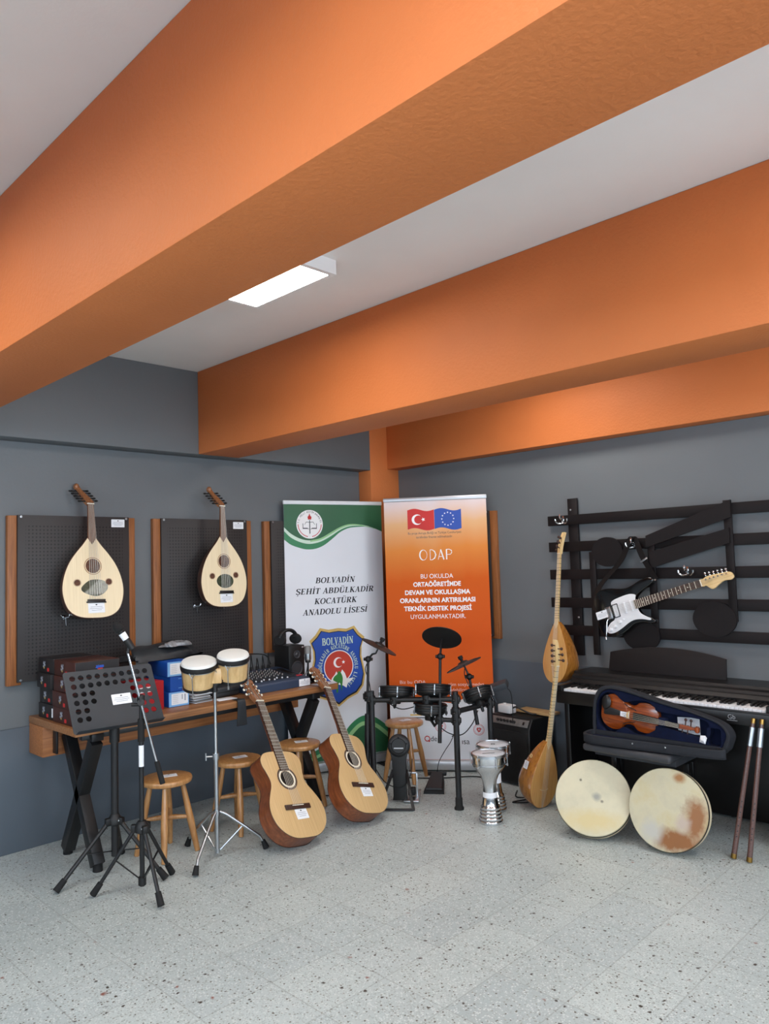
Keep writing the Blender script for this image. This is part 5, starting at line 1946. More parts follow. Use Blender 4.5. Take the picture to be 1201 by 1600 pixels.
for p0, p1 in (((-0.045, 0, 0.20), (-0.12, -0.20, 0.010)), ((0.045, 0, 0.20), (0.10, -0.20, 0.010)), ((-0.12, -0.20, 0.010), (0.10, -0.20, 0.010))):
    m_.box((Vector(p0) + Vector(p1)) / 2, (0.020, 0.009, (Vector(p1) - Vector(p0)).length + 0.012), Matrix(basis(Vector(p1) - Vector(p0))).transposed(), bev=0.002)
m_.build('floor_frame', 'black_metal', kk)
m_ = MB()
m_.box((0.075, 0.08, 0.012), (0.10, 0.26, 0.012), bev=0.003)
m_.box((0.11, 0.04, 0.09), (0.010, 0.012, 0.17), bev=0.002)
m_.box((0.055, 0.04, 0.175), (0.11, 0.012, 0.012), bev=0.002)
m_.cyl((0.055, 0.04, 0.17), (0.055, 0.02, 0.26), 0.004, n=8)
m_.build('pedal', 'steel', kk)
m_ = MB()
m_.box((0.075, 0.05, 0.052), (0.05, 0.05, 0.05), bev=0.008)
m_.build('pedal_block', 'rubber', kk)
m_ = MB()
m_.tube(catmull([(-0.17, 0.04, 0.21), (-0.11, -0.01, 0.14), (-0.04, -0.035, 0.105), (0.03, -0.035, 0.11), (0.075, 0.0, 0.18), (0.085, 0.03, 0.27)], 6), 0.003, 6)
m_.build('cable', 'rubber', kk)

# hi-hat controller pedal
hh = thing('pedal', 'black wedge-shaped hi-hat pedal on the floor in front of the drum stool', 'pedal', frame((-3.60, 4.09, 0), (-0.58, 0.81, 0), (0, 0, 1)))
m_ = MB()
m_.loft([[(-0.072, -0.165, 0), (0.072, -0.165, 0), (0.050, 0.12, 0), (-0.050, 0.12, 0)], [(-0.068, -0.160, 0.020), (0.068, -0.160, 0.020), (0.046, 0.118, 0.055), (-0.046, 0.118, 0.055)]])
m_.build('base', 'rubber', hh, smooth=False)
m_ = MB()
m_.loft([[(-0.056, -0.150, 0.024), (0.056, -0.150, 0.024), (0.040, 0.10, 0.056), (-0.040, 0.10, 0.056)], [(-0.054, -0.148, 0.036), (0.054, -0.148, 0.036), (0.038, 0.098, 0.075), (-0.038, 0.098, 0.075)]])
m_.build('footboard', 'black_plastic', hh, smooth=False)
m_ = MB()
m_.box((0, 0.125, 0.060), (0.135, 0.03, 0.028), bev=0.006)
m_.build('heel_bar', 'black_plastic', hh)
m_ = MB()
m_.tube(catmull([(0, 0.12, 0.07), (0.015, 0.13, 0.14), (0.06, 0.12, 0.22), (0.11, 0.05, 0.30), (0.14, -0.05, 0.37), (0.15, -0.30, 0.42)], 7), 0.003, 6)
m_.build('cable', 'rubber', hh)


# ------------------------------------------------------------------ tripods
def tripod_legs(t, center, hub_z, low_z, feet, mat, r, tip_r, knee=None):
    c = Vector(center)
    for f in feet:
        f = Vector(f) - c
        d = f.normalized()
        top = d * 0.028 + Vector((0, 0, hub_z))
        end = f + Vector((0, 0, 0.018))
        m = MB()
        m.cyl(top, end, r, n=10)
        l_ = m.build('leg', mat, t)
        m = MB()
        e0 = top.lerp(end, 1 - 0.055 / (end - top).length)
        m.cyl(e0, f + Vector((0, 0, 0.0125)) + d * 0.006, tip_r * 0.85, tip_r, 12)
        m.build('rubber_tip', 'rubber', l_)
        m = MB()
        m.box(top.lerp(end, 0.50).lerp(Vector((0, 0, low_z)), 0.5), (0.010, 0.004, (top.lerp(end, 0.50) - Vector((0, 0, low_z))).length), Matrix(basis(top.lerp(end, 0.50) - Vector((0, 0, low_z)))).transposed(), bev=0.001)
        m.build('brace', mat, l_)
        m = MB()
        m.sph(top + d * 0.004 + d.cross(Vector((0, 0, 1))) * 0.012, 0.0055, n=8)
        m.build('rivet', 'steel', l_)
    m = MB()
    m.lathe([(0.018, hub_z - 0.03), (0.034, hub_z - 0.022), (0.036, hub_z + 0.006), (0.020, hub_z + 0.03)], n=16)
    for f in feet:
        d = (Vector(f) - c).normalized()
        m.box(d * 0.030 + Vector((0, 0, hub_z - 0.004)), (0.045, 0.028, 0.038), Euler((0, 0, math.atan2(d.y, d.x))).to_matrix(), bev=0.006)
    m.build('hub', 'black_plastic' if mat == 'black_metal' else mat, t)
    m = MB()
    m.lathe([(0.018, low_z - 0.02), (0.019, low_z - 0.02), (0.019, low_z + 0.02), (0.016, low_z + 0.02)], n=14)
    m.build('slider', 'black_plastic' if mat == 'black_metal' else mat, t)


# music stand
MC = (-3.893, 1.866, 0)
mst = thing('music_stand', 'black music stand with a slanted desk full of round holes, before the table end', 'music stand', Matrix.Translation(MC))
tripod_legs(mst, MC, 0.285, 0.125, ((-3.900, 1.567, 0), (-3.627, 2.004, 0), (-4.144, 2.025, 0)), 'black_metal', 0.011, 0.018)
m_ = MB()
m_.cyl((0, 0, 0.10), (0, 0, 0.70), 0.019, n=16)
m_.build('lower_pole', 'black_metal', mst)
m_ = MB()
m_.cyl((0, 0, 0.685), (0, 0, 0.76), 0.026, n=16)
m_.build('collar', 'black_plastic', mst)
m_ = MB()
m_.cyl((0, 0, 0.74), (-0.02, 0.0, 0.87), 0.014, n=14)
m_.build('upper_pole', 'black_metal', mst)
DK = Matrix.Translation((-MC[0], -MC[1], 0)) @ frame((-3.9197, 1.8797, 0.9131), (-0.5139, 0.0382, 0.857), (0.8553, -0.0547, 0.5153))
desk_loop = rrect(-0.242, -0.172, 0.242, 0.172, 0.016)
holes = []
for r in range(7):
    y = 0.132 - 0.046 * r
    for c in range(10):
        x = -0.198 + 0.044 * c
        if r >= 2 and 3 <= c <= 5:
            continue
        if r == 2 and c == 6:
            continue
        if r == 3 and c in (3, 6):
            continue
        if r >= 4 and (c in (2, 3, 6, 7)):
            continue
        if r == 6:
            continue
        holes.append(circle(x, y, 0.0150, 18))
m_ = MB()
m_.M = DK
m_.outline([desk_loop] + holes, -0.0015, 0.0015)
m_.box((0, -0.170, 0.022), (0.46, 0.003, 0.045), bev=0.001)
ds = m_.build('desk', 'stand_grey', mst)
m_ = MB()
m_.M = DK
m_.box((0, -0.02, -0.012), (0.05, 0.09, 0.018), bev=0.004)
m_.cyl((-0.03, -0.05, -0.014), (0.03, -0.05, -0.014), 0.012, n=12)
m_.build('tilt_bracket', 'black_plastic', mst)
card(ds, DK @ Matrix.Translation((0.036, -0.014, 0.002)), 0.105, 0.058)

# microphone stand
CC = (-3.578, 1.854, 0)
mc = thing('microphone_stand', 'black boom microphone stand with tripod legs in front of the music stand', 'microphone stand', Matrix.Translation(CC))
tripod_legs(mc, CC, 0.318, 0.06, ((-3.717, 1.673, 0), (-3.356, 1.83, 0), (-3.66, 2.059, 0)), 'black_metal', 0.0095, 0.017)
m_ = MB()
m_.cyl((0, 0, 0.035), (0, 0, 0.80), 0.012, n=14)
m_.build('lower_pole', 'black_metal', mc)
m_ = MB()
m_.cyl((0, 0, 0.735), (0, 0, 0.845), 0.0165, n=14)
m_.build('clutch', 'rubber', mc)
m_ = MB()
m_.cyl((0, 0, 0.84), (0, 0, 0.925), 0.0085, n=12)
m_.build('upper_pole', 'black_metal', mc)
m_ = MB()
m_.lathe([(0.0125, 0.612), (0.0125, 0.716)], n=16, cap0=False, cap1=False)
m_.build('paper_label', 'paper', mc, label='white paper label round the pole')
BT, BB = Vector((-0.029, -0.055, 1.185)), Vector((0.046, 0.089, 0.522))
bd = (BB - BT).normalized()
piv = BT + bd * (BT.z - 0.931) / abs(bd.z)
vw = Vector((0.888, -0.46, 0))
m_ = MB()
m_.cyl(BT + vw * 0.02, BB + vw * 0.02 - bd * 0.10, 0.0062, n=12)
m_.build('boom', 'chrome', mc, label='shiny boom arm')
m_ = MB()
m_.cyl(BB + vw * 0.02 - bd * 0.115, BB + vw * 0.02, 0.0125, 0.0135, 14)
m_.build('counterweight', 'rubber', mc)
m_ = MB()
m_.cyl(Vector((0, 0, 0.925)), piv + vw * 0.028, 0.017, n=14)
m_.box(piv + vw * 0.01 + Vector((0, 0, 0.01)), (0.03, 0.03, 0.05), bev=0.006)
m_.cyl(piv - vw * 0.01 + Vector((-0.02, -0.04, -0.015)), piv + vw * 0.0 + Vector((0, 0, -0.015)), 0.008, n=10)
m_.build('boom_clamp', 'black_plastic', mc)
MH, MT = Vector((-0.048, -0.092, 1.303)), Vector((-0.020, -0.039, 1.207))
md = (MT - MH).normalized()
m_ = MB()
m_.cyl(MT - md * 0.02 + vw * 0.02, BT + vw * 0.02 + bd * 0.01, 0.008, n=10)
m_.cyl(MT - md * 0.045 + vw * 0.02, MT + md * 0.012 + vw * 0.02, 0.0185, 0.0165, 16)
m_.build('microphone_clip', 'black_plastic', mc)
mic = thing('microphone', 'black hand microphone with a white label, clipped on the boom stand', 'microphone', Matrix.Translation(Vector(CC) + MT + vw * 0.02) @ frame((0, 0, 0), -md, vw))
m_ = MB()
m_.lathe([(0.011, -0.01), (0.0125, 0.0), (0.017, 0.085), (0.019, 0.095)], z=(0, 1, 0), n=20)
m_.build('handle', 'black_plastic', mic)
m_ = MB()
m_.lathe([(0.019, 0.094), (0.025, 0.100), (0.0255, 0.108), (0.025, 0.122), (0.018, 0.138), (0.008, 0.146), (0, 0.147)], z=(0, 1, 0), n=22)
m_.build('grille', 'grille', mic)
m_ = MB()
m_.lathe([(0.0145, 0.015), (0.0176, 0.082)], z=(0, 1, 0), n=20, cap0=False, cap1=False)
m_.build('paper_label', 'paper', mic)

# ------------------------------------------------------------------ bongos on their stand
BC = Vector((-3.700, 2.362, 0))
bs_ = thing('bongo_stand', 'chrome tripod stand holding the pair of bongos', 'stand', Matrix.Translation(BC))
m_ = MB()
m_.cyl((0, 0, 0.02), (0, 0, 0.545), 0.0125, n=16)
m_.build('lower_tube', 'steel', bs_)
m_ = MB()
m_.cyl((0, 0, 0.53), (0, 0, 0.915), 0.0085, n=14)
m_.build('upper_tube', 'chrome', bs_)
m_ = MB()
m_.cyl((0, 0, 0.525), (0, 0, 0.560), 0.0185, n=16)
m_.cyl((0, 0, 0.542), (-0.030, -0.045, 0.542), 0.005, n=8)
m_.cyl((-0.030, -0.045, 0.522), (-0.030, -0.045, 0.562), 0.0045, n=8)
m_.build('wing_clamp', 'steel', bs_)
m_ = MB()
m_.cyl((0, 0, 0.22), (0, 0, 0.25), 0.018, n=16)
m_.cyl((0, 0, 0.02), (0, 0, 0.045), 0.0165, n=16)
m_.build('hub', 'steel', bs_)
for f in ((-3.549, 2.132, 0), (-3.581, 2.606, 0), (-3.966, 2.335, 0)):
    f = Vector(f) - BC
    d = f.normalized()
    m_ = MB()
    kn = d * (f.length - 0.035) + Vector((0, 0, 0.075))
    m_.tube([d * 0.015 + Vector((0, 0, 0.24)), d * 0.05 + Vector((0, 0, 0.222)), kn, d * (f.length - 0.012) + Vector((0, 0, 0.03))], [0.007, 0.0085, 0.0085, 0.0075], 10)
    l_ = m_.build('leg', 'steel', bs_)
    m_ = MB()
    m_.cyl(d * (f.length - 0.018) + Vector((0, 0, 0.050)), f + Vector((0, 0, 0.0065)), 0.012, 0.018, 12)
    m_.build('rubber_tip', 'rubber', l_)
    m_ = MB()
    m_.cyl((d * 0.05 + Vector((0, 0, 0.222))).lerp(kn, 0.5), d * 0.014 + Vector((0, 0, 0.032)), 0.0055, n=8)
    m_.build('brace', 'steel', l_)
m_ = MB()
m_.cyl((0, 0, 0.895), (0, 0, 0.935), 0.015, n=14)
m_.cyl((0, 0, 0.93), (0.02, 0.03, 0.968), 0.018, n=12)
m_.cyl((0.02, 0.03, 0.968), (-0.01, 0.03, 0.972), 0.016, n=14)
m_.tube([(0.03, 0.02, 0.955), (0.05, 0.045, 0.962), (0.045, 0.075, 0.958), (0.045, 0.075, 0.925)], 0.004, 8)
m_.build('tilt_clamp', 'black_plastic', bs_)

bg = thing('bongos', 'pair of light-wood bongos with white heads on a chrome stand', 'drum', at(-3.700, 2.370, 0.985, rad(57)))


def bongo(x, r, h, roll, zoff):
    Mx = Matrix.Translation((x, 0, zoff)) @ Matrix.Rotation(rad(14), 4, 'X') @ Matrix.Rotation(rad(roll), 4, 'Y')
    m = MB()
    m.M = Mx
    m.lathe([(r * 0.84, -h), (r * 0.90, -h * 0.5), (r * 0.94, -0.012), (r * 0.93, -0.006)], n=44)
    s = m.build('shell', 'bongo_wood', bg)
    m = MB()
    m.M = Mx
    m.lathe([(r * 0.96, -0.020), (r * 1.01, -0.020), (r * 1.035, -0.006), (r * 1.01, 0.008), (r * 0.97, 0.008)], n=48, cap0=False, cap1=False)
    m.lathe([(r * 0.85, -h - 0.004), (r * 0.89, -h - 0.002), (r * 0.90, -h + 0.012), (r * 0.87, -h + 0.014)], n=44, cap0=False, cap1=False)
    m.build('hoop', 'black_metal', bg)
    m = MB()
    m.M = Mx
    m.lathe([(r * 1.0, 0.004), (r * 0.99, 0.014), (r * 0.93, 0.022), (r * 0.80, 0.025), (0, 0.026)], n=48, cap0=False, cap1=False)
    m.build('drum_head', 'cream_head', bg)
    m = MB()
    m.M = Mx
    m.lathe([(r * 0.955, -0.026), (r * 1.0, -0.024), (r * 1.0, -0.020)], n=48, cap0=False, cap1=False)
    m.build('rim_ring', 'steel', bg)
    for k in range(4):
        a = rad(90 * k + 250)
        m = MB()
        m.M = Mx
        c_, s_ = cos(a), sin(a)
        for s2 in (-1, 1):
            a2 = a + s2 * 0.16
            m.tube([(r * 1.03 * cos(a2), r * 1.03 * sin(a2), -0.016), (r * 1.03 * c_, r * 1.03 * s_, -0.044)], 0.0025, 6)
        m.tube([(r * 1.03 * c_, r * 1.03 * s_, -0.044), (r * 1.0 * c_, r * 1.0 * s_, -h * 0.6), (r * 0.95 * c_, r * 0.95 * s_, -h - 0.016)], 0.0028, 6)
        m.cyl((r * 0.95 * c_, r * 0.95 * s_, -h - 0.022), (r * 0.95 * c_, r * 0.95 * s_, -h - 0.004), 0.0055, n=8)
        m.build('tension_hook', 'steel', bg)


bongo(-0.092, 0.100, 0.135, 0, 0.066)
bongo(0.096, 0.090, 0.135, 0, 0.096)
MB().box((0.002, 0, 0.0), (0.06, 0.06, 0.085), bev=0.008).build('centre_block', 'bongo_wood', bg)

# ------------------------------------------------------------------ things on the table
# boxes at the near end: four rows of two
for c in range(2):
    for r in range(4):
        jx, jy, jr = [(0, 0, 0), (0.004, 0.006, 1.2), (-0.006, -0.008, -1.0), (-0.002, 0.004, 0.8)][r] if c == 0 else [(0, 0, 0.6), (-0.004, -0.004, -0.8), (0.003, 0.003, 0.5), (0.0, 0.006, -0.4)][r]
        x = (-4.462, -4.205)[c] + jx
        w, L, h = (0.205, 0.24, 0.084) if c == 0 else (0.280, 0.25, 0.084)
        lv = ('lowest', 'second', 'third', 'topmost')[r]
        b = thing('instrument_box', '%s box in the %s column of dark red-and-black boxes on the table end' % (lv + ' from below' if 0 < r < 3 else lv, 'wall-side' if c == 0 else 'front'), 'box', at(x, 1.850 + jy, TZ + 0.001 + r * 0.0855, rad(jr)), 'dark boxes stacked on the table')
        m_ = MB()
        m_.box((0, 0, h / 2), (w, L, h), bev=0.002)
        m_.build('carton', 'box_black' if c == 0 else 'box_brown', b)
        m_ = MB()
        E0 = Matrix.Translation((0, -L / 2 - 0.0006, 0)) @ XYZ_xz
        for (ax, ay, rr) in ((-0.035, 0.055, 0.012), (-0.022, 0.045, 0.014), (-0.040, 0.036, 0.010), (-0.018, 0.060, 0.008)):
            m_.outline([star(ax, ay, rr, 70, 0.5)], 0, 0, E0)
        m_.mi = 1
        m_.outline([star(-0.030, 0.028, 0.009, 40, 0.5)], 0, 0, E0)
        m_.build('printed_emblem', ['ink_grey', 'print_gold'], b)
        m_ = MB()
        m_.outline([rrect(0.012, 0.010, 0.040, 0.030, 0.006)], 0, 0, E0)
        m_.build('printed_spot', 'ink_red', b)
        if c == 1:
            m_ = MB()
            m_.box((w / 2 + 0.0006, 0, h / 2), (0.001, L - 0.006, h - 0.004))
            m_.build('long_side', 'box_black', b)
            if r == 3:
                m_ = MB()
                S0 = Matrix.Translation((w / 2 + 0.0016, 0.01, 0)) @ XYZ_yz
                m_.outline([star(-0.012, 0.050, 0.014, 60, 0.5)], 0, 0, S0)
                m_.outline([rrect(-0.004, 0.045, 0.024, 0.058, 0.003)], 0, 0, S0)
                m_.mi = 1
                m_.outline([rrect(-0.012, 0.032, 0.018, 0.043, 0.003)], 0, 0, S0)
                m_.mi = 2
                m_.outline([[(-0.036, 0.020), (0.034, 0.020), (0.034, 0.025), (-0.036, 0.025)]], 0, 0, S0)
                m_.build('side_print', ['print_blue', 'ink_red', 'paper'], b)
            if r == 0:
                card(b, Matrix.Translation((-w / 2 - 0.004, -L / 2 - 0.0012, 0.045)) @ XYZ_xz @ Matrix.Rotation(rad(90), 4, 'Z'), 0.05, 0.016)

rb = thing('box', 'bright red box on the table behind the music stand', 'box', at(-4.24, 2.205, TZ + 0.001, rad(3)))
MB().box((0, 0, 0.085), (0.20, 0.17, 0.17), bev=0.003).build('carton', 'box_red', rb)
MB().box((0.101, -0.03, 0.13), (0.001, 0.09, 0.03)).build('label', 'paper', rb)
# blue boxes
for k, (dx, dy, rz, w) in enumerate(((0, 0, -2, 0.135), (-0.006, -0.002, 3, 0.130), (0.0, 0.006, -4, 0.150))):
    b = thing('blue_box', ('lowest', 'middle', 'topmost')[k] + ' of the three stacked blue boxes on the table', 'box', at(-4.29 + dx, 2.405 + dy, TZ + 0.001 + 0.0905 * k, rad(rz)), 'blue boxes stacked on the table')
    MB().box((0, 0, 0.0445), (0.27, w, 0.089), bev=0.002).build('carton', 'box_blue', b)
    if k != 1:
        m_ = MB()
        m_.outline([[(-w / 2 + 0.002, 0.002), (w / 2 - 0.002, 0.002), (w / 2 - 0.002, 0.087), (-w / 2 + 0.002, 0.087)]], 0, 0.0006, Matrix.Translation((0.1352, 0, 0)) @ XYZ_yz)
        m_.mi = 1
        m_.outline([rrect(-w / 2 + 0.018, 0.012, w / 2 - 0.008, 0.078, 0.003)], 0.0006, 0.001, Matrix.Translation((0.1352, 0, 0)) @ XYZ_yz)
        m_.mi = 2
        for j in range(5):
            m_.outline([[(-w / 2 + 0.026, 0.066 - 0.011 * j), (-w / 2 + 0.062, 0.066 - 0.011 * j), (-w / 2 + 0.062, 0.0675 - 0.011 * j), (-w / 2 + 0.026, 0.0675 - 0.011 * j)]], 0, 0, Matrix.Translation((0.1365, 0, 0)) @ XYZ_yz)
        if k == 0:
            m_.outline([[(0.018, 0.04), (0.024, 0.04), (0.024, 0.07), (0.018, 0.07)]], 0, 0, Matrix.Translation((0.1365, 0, 0)) @ XYZ_yz)
            m_.outline([[(0.036, 0.03), (0.044, 0.03), (0.044, 0.07), (0.036, 0.07)]], 0, 0, Matrix.Translation((0.1365, 0, 0)) @ XYZ_yz)
        m_.build('printed_label', ['box_light', 'paper', 'ink_grey'], b)
    else:
        m_ = MB()
        for z in (0.016, 0.072):
            m_.outline([[(-0.01, z), (0.055, z + 0.002), (0.055, z + 0.006), (-0.01, z + 0.003)]], 0, 0, Matrix.Translation((0.1355, 0, 0)) @ XYZ_yz)
        m_.build('printed_label', 'box_light', b)


def lump(name, label, cat, M, size, mat, seed, n=26, flat=0.35):
    rnd = random.Random(seed)
    bm = bmesh.new()
    bmesh.ops.create_uvsphere(bm, u_segments=n * 2, v_segments=n, radius=1.0)
    ph = [(rnd.uniform(2, 7), rnd.uniform(2, 7), rnd.uniform(0, 6), rnd.uniform(0.02, 0.085)) for _ in range(12)]
    for v in bm.verts:
        x, y, z = v.co
        s_ = 1.0
        for a, b_, p, amp in ph:
            s_ += amp * sin(a * x + b_ * y + p + 1.7 * z * a * 0.4)
        v.co = Vector((math.copysign(abs(x) ** 0.8, x) * s_ * size[0], math.copysign(abs(y) ** 0.8, y) * s_ * size[1], (max(z, -flat) + flat) * size[2] * s_))
    m = MB()
    m.merge(bm)
    return m.build(name, mat)


o = lump('bag', '', 'bag', None, (0.125, 0.25, 0.085), 'bag_nylon', 3, flat=0.0)
tag(o, 'crumpled dark bag lying on top of the blue boxes against the wall', 'bag', at(-4.40, 2.42, TZ + 0.275, rad(6)))
o = lump('plastic_sleeve', '', 'plastic', None, (0.05, 0.11, 0.03), 'clear_wrap', 11, flat=0.0)
tag(o, 'clear shiny plastic sleeve lying on the dark bag', 'plastic sleeve', at(-4.32, 2.485, TZ + 0.348, rad(8)))
# grey sheets
rnd = random.Random(5)
for k in range(7):
    m_ = MB()
    m_.box((0, 0, 0.004), (0.14, 0.125, 0.006), bev=0.001)
    tag(m_.build('paper_sheaf', 'panel_grey' if k % 2 else 'film_head'), 'grey sheaf of paper in the low stack beside the blue boxes', 'paper', at(-4.21 + rnd.uniform(-.01, .01), 2.553 + rnd.uniform(-.01, .01), TZ + 0.001 + 0.0075 * k, rad(rnd.uniform(-8, 8))), 'grey sheaves under the bongos')
m_ = MB()
m_.box((0, 0, 0.002), (0.085, 0.13, 0.003), bev=0.0005)
tag(m_.build('paper_sheet', 'paper'), 'white sheet of paper on the table under the right-hand bongo', 'paper', at(-4.125, 2.705, TZ + 0.001, rad(-4)))
m_ = MB()
m_.box((0, 0, 0.002), (0.10, 0.16, 0.003), bev=0.0005)
tag(m_.build('paper_sheet', 'film_head'), 'pale sheet of paper at the far end of the table beside the guitar head', 'paper', at(-4.06, 3.475, TZ + 0.001, rad(4)))
kb = thing('instrument_pouch', 'flat black padded pouch on the table under the bongos', 'pouch', at(-4.29, 2.76, TZ + 0.001, rad(4)))
MB().box((0, 0, 0.035), (0.22, 0.20, 0.068), bev=0.02, seg=3).build('body', 'bag_nylon', kb)
MB().box((0.111, 0, 0.035), (0.004, 0.17, 0.006), bev=0.001).build('zip', 'rubber', kb)

# mixer
mx = thing('audio_mixer', 'dark blue audio mixer with rows of small knobs on the table', 'mixer', at(-4.285, 3.135, TZ + 0.002))
m_ = MB()
m_.outline([[(-0.185, 0.0), (0.185, 0.0), (0.185, 0.045), (0.175, 0.056), (-0.12, 0.095), (-0.185, 0.100)]], -0.245, 0.245, Matrix(((1, 0, 0, 0), (0, 0, -1, 0), (0, 1, 0, 0), (0, 0, 0, 1))), 0.003)
m_.build('body', 'mixer_blue', mx, angle=25)
mt = Matrix.Translation((0.027, 0, 0.0762)) @ Matrix.Rotation(math.atan2(0.039, 0.295), 4, 'Y')
m_ = MB()
m_.M = mt
m_.box((-0.02, -0.03, 0.0005), (0.25, 0.40, 0.002))
fp = m_.build('face_plate', 'mixer_dark', mx)
kn = MB()
kn.lathe([(0.0050, 0), (0.0046, 0.010), (0.0035, 0.012), (0, 0.012)], n=10, cap0=False)
k0 = None
cols = ('white_plastic', 'steel', 'film_head')
for i in range(10):
    for j in range(6):
        p = mt @ Vector((-0.125 + 0.030 * j, -0.215 + 0.036 * i, 0.0015))
        if k0 is None:
            k0 = kn.build('knob', 'panel_grey', fp)
            o = k0
        else:
            o = k0.copy()
            COL.objects.link(o)
            o.parent = fp
        o.matrix_basis = Matrix.Translation(p)
f0 = None
for i in range(9):
    if f0 is None:
        m_ = MB()
        m_.box((0, 0, 0.005), (0.010, 0.008, 0.010), bev=0.002)
        f0 = m_.build('fader', 'white_plastic', fp)
        o = f0
    else:
        o = f0.copy()
        COL.objects.link(o)
        o.parent = fp
    o.matrix_basis = Matrix.Translation(mt @ Vector((0.085 + 0.012 * (i % 3), -0.20 + 0.036 * i, 0.002)))
m_ = MB()
m_.M = mt
m_.box((-0.04, 0.20, 0.001), (0.20, 0.05, 0.003), bev=0.001)
m_.build('display_strip', 'ebony', fp)
m_ = MB()
m_.M = mt
m_.box((0.09, 0.205, 0.003), (0.02, 0.045, 0.005), bev=0.001)
m_.build('red_button', 'box_red', fp)
card(mx, Matrix.Translation((0.1865, 0.195, 0.026)) @ XYZ_yz, 0.095, 0.048)
for k in range(6):
    cbm = MB()
    y = -0.10 + 0.05 * k
    cbm.tube(catmull([(-0.165, y, 0.098), (-0.165, y, 0.14), (-0.19, y + 0.02, 0.175 + 0.015 * (k % 3)), (-0.235, y + 0.06, 0.15), (-0.26, y + 0.09, 0.06), (-0.27, y + 0.10, 0.01)], 5), 0.0035, 6)
    cbm.cyl((-0.165, y, 0.095), (-0.165, y, 0.125), 0.008, n=10)
    cbm.build('cable', 'rubber', mx)
cbm = MB()
cbm.tube(catmull([(-0.16, -0.14, 0.10), (-0.20, -0.16, 0.16), (-0.24, -0.02, 0.205), (-0.22, 0.16, 0.19), (-0.2, 0.2, 0.12)], 6), 0.004, 6)
cbm.build('cable', 'rubber', mx)

# monitor speaker and headphones
sp = thing('monitor_speaker', 'black studio monitor speaker with two cones at the far end of the table', 'speaker', at(-4.445, 3.475, TZ + 0.001))
MB().box((0, 0, 0.125), (0.175, 0.145, 0.248), bev=0.006).build('cabinet', 'black_plastic', sp)
m_ = MB()
m_.lathe([(0.052, 0), (0.050, 0.004), (0.044, 0.004), (0.040, 0.0), (0.018, -0.014), (0.016, -0.006), (0, -0.002)], (0.0885, 0, 0.085), (1, 0, 0), 32)
m_.build('woofer', 'cone', sp)
m_ = MB()
m_.lathe([(0.030, 0), (0.028, 0.003), (0.018, -0.003), (0.014, 0.001), (0.007, 0.006), (0, 0.007)], (0.0885, 0, 0.185), (1, 0, 0), 28)
m_.build('tweeter', 'cone', sp)
m_ = MB()
m_.outline([rrect(0.045, 0.228, 0.062, 0.238, 0.002)], 0, 0.001, Matrix.Translation((0.0878, 0, 0)) @ XYZ_yz)
m_.build('logo', 'silver_bar', sp)
MB().cyl((0.0875, 0.055, 0.03), (0.094, 0.055, 0.03), 0.006, n=12).build('knob', 'steel', sp)
hp_ = thing('headphones', 'black over-ear headphones lying on top of the monitor speaker', 'headphones', at(-4.44, 3.46, TZ + 0.2495, rad(20)) @ Matrix.Diagonal((1.2, 0.95, 0.95, 1)))
m_ = MB()
m_.tube([(0.0 + 0.02 * cos(rad(a)), 0.075 * cos(rad(a)), 0.045 + 0.055 * max(0.0, sin(rad(a))) + 0.015) for a in range(0, 181, 12)], 0.014, 10)
m_.build('headband', 'black_plastic', hp_)
for s_ in (-1, 1):
    m_ = MB()
    m_.lathe([(0, -0.010), (0.034, -0.010), (0.040, 0.0), (0.040, 0.012), (0.030, 0.026), (0.018, 0.028), (0.016, 0.018), (0, 0.018)], (0.02 * s_, s_ * 0.075, 0.043), (0.15 * s_, -s_ * 1.0, 0), 26)
    m_.build('ear_cup', 'rubber', hp_)

# condenser microphone on a small table stand
cm = thing('condenser_microphone', 'silver condenser microphone on a small black table stand', 'microphone', at(-4.185, 3.435, TZ + 0.001))
MB().lathe([(0.036, 0), (0.036, 0.008), (0.02, 0.014), (0.008, 0.016)], n=28).build('base', 'black_metal', cm)
MB().cyl((0, 0, 0.012), (0, 0, 0.150), 0.007, n=12).build('stem', 'black_metal', cm)
MB().lathe([(0.010, 0.140), (0.020, 0.145), (0.020, 0.160)], n=20).build('holder', 'black_plastic', cm)
MB().lathe([(0.021, 0.158), (0.023, 0.164), (0.023, 0.205)], n=24).build('body', 'steel', cm)
MB().lathe([(0.024, 0.205), (0.024, 0.250), (0.020, 0.258), (0, 0.259)], n=24).build('grille', 'panel_grey', cm)
MB().tube(catmull([(0, 0, 0.15), (-0.02, 0.01, 0.11), (-0.05, 0.02, 0.06), (-0.10, 0.02, 0.006)], 6), 0.003, 6).build('cable', 'rubber', cm)
ai = thing('audio_interface', 'small black audio interface box at the far end of the table behind the guitar head', 'audio interface', at(-4.20, 3.512, TZ + 0.001))
MB().box((0, 0, 0.03), (0.11, 0.075, 0.056), bev=0.004).build('case', 'black_plastic', ai)
for k in range(2):
    MB().lathe([(0.010, 0), (0.009, 0.010), (0, 0.010)], (0.056, -0.018 + 0.036 * k, 0.032), (1, 0, 0), 14, cap0=False).build('knob', 'cone', ai)

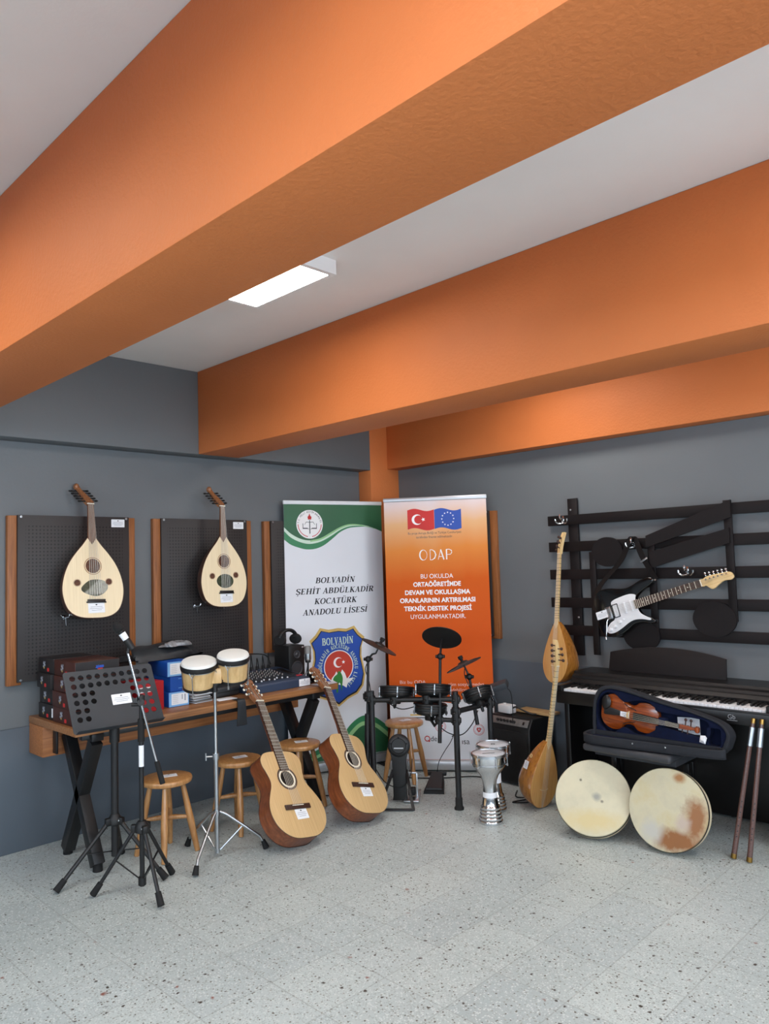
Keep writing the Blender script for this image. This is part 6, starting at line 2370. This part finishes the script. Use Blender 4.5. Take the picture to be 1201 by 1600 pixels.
# black strap hanging over the table edge
m_ = MB()
w0 = [(-4.04, TZ + 0.004), (-4.01, TZ + 0.005), (-3.974, TZ + 0.002), (-3.968, TZ - 0.05), (-3.970, TZ - 0.15)]
ws_ = [0.045, 0.05, 0.055, 0.062, 0.075]
q = catmull([(x, 0, z) for x, z in w0], 5)
wq = [ws_[min(4, int(i / 5))] + (ws_[min(4, int(i / 5) + 1)] - ws_[min(4, int(i / 5))]) * (i % 5) / 5 for i in range(len(q))]
m_.loft([[(p.x, -w / 2, p.z), (p.x, w / 2, p.z), (p.x + 0.003, w / 2, p.z + 0.003), (p.x + 0.003, -w / 2, p.z + 0.003)] for p, w in zip(q, wq)])
tag(m_.build('cloth_strap', 'bag_nylon'), 'black cloth strap hanging over the table edge beside the guitar head', 'strap', Matrix.Translation((-0.018, 2.735, 0)))

# loose cables on the floor
for nm, lb, pts in (('floor_cable', 'thin black cable lying on the floor under the stool between the guitars', [(-4.35, 3.20, 0.006), (-4.20, 3.42, 0.006), (-4.05, 3.45, 0.006), (-3.92, 3.60, 0.006), (-4.05, 3.75, 0.006), (-4.25, 3.70, 0.006)]),
                    ('floor_cable', 'black cable lying on the floor along the foot of the orange banner', [(-4.06, 4.03, 0.006), (-3.90, 4.12, 0.006), (-3.72, 4.25, 0.006), (-3.55, 4.44, 0.006), (-3.44, 4.46, 0.006), (-3.42, 4.40, 0.006)]),
                    ('floor_cable', 'black cable curling on the floor between the goblet drums and the amplifier', [(-3.10, 4.36, 0.006), (-3.02, 4.24, 0.006), (-2.92, 4.30, 0.006), (-2.90, 4.20, 0.006), (-2.98, 4.14, 0.006), (-2.88, 4.38, 0.006)])):
    m_ = MB()
    m_.tube(catmull(pts, 8), 0.0042, 7)
    tag(m_.build(nm, 'rubber'), lb, 'cable')
m_ = MB()
m_.tube(catmull([(-2.735, 4.70, 0.80), (-2.75, 4.69, 0.62), (-2.79, 4.70, 0.50), (-2.77, 4.68, 0.36), (-2.82, 4.66, 0.2), (-2.85, 4.60, 0.02), (-2.82, 4.50, 0.006)], 7), 0.0045, 7)
m_.tube(catmull([(-2.76, 4.72, 0.78), (-2.80, 4.70, 0.56), (-2.76, 4.70, 0.40), (-2.79, 4.69, 0.2), (-2.77, 4.66, 0.02), (-2.74, 4.58, 0.006)], 7), 0.0035, 7)
tag(m_.build('power_cable', 'rubber'), 'black cables hanging down beside the left end of the piano', 'cable')
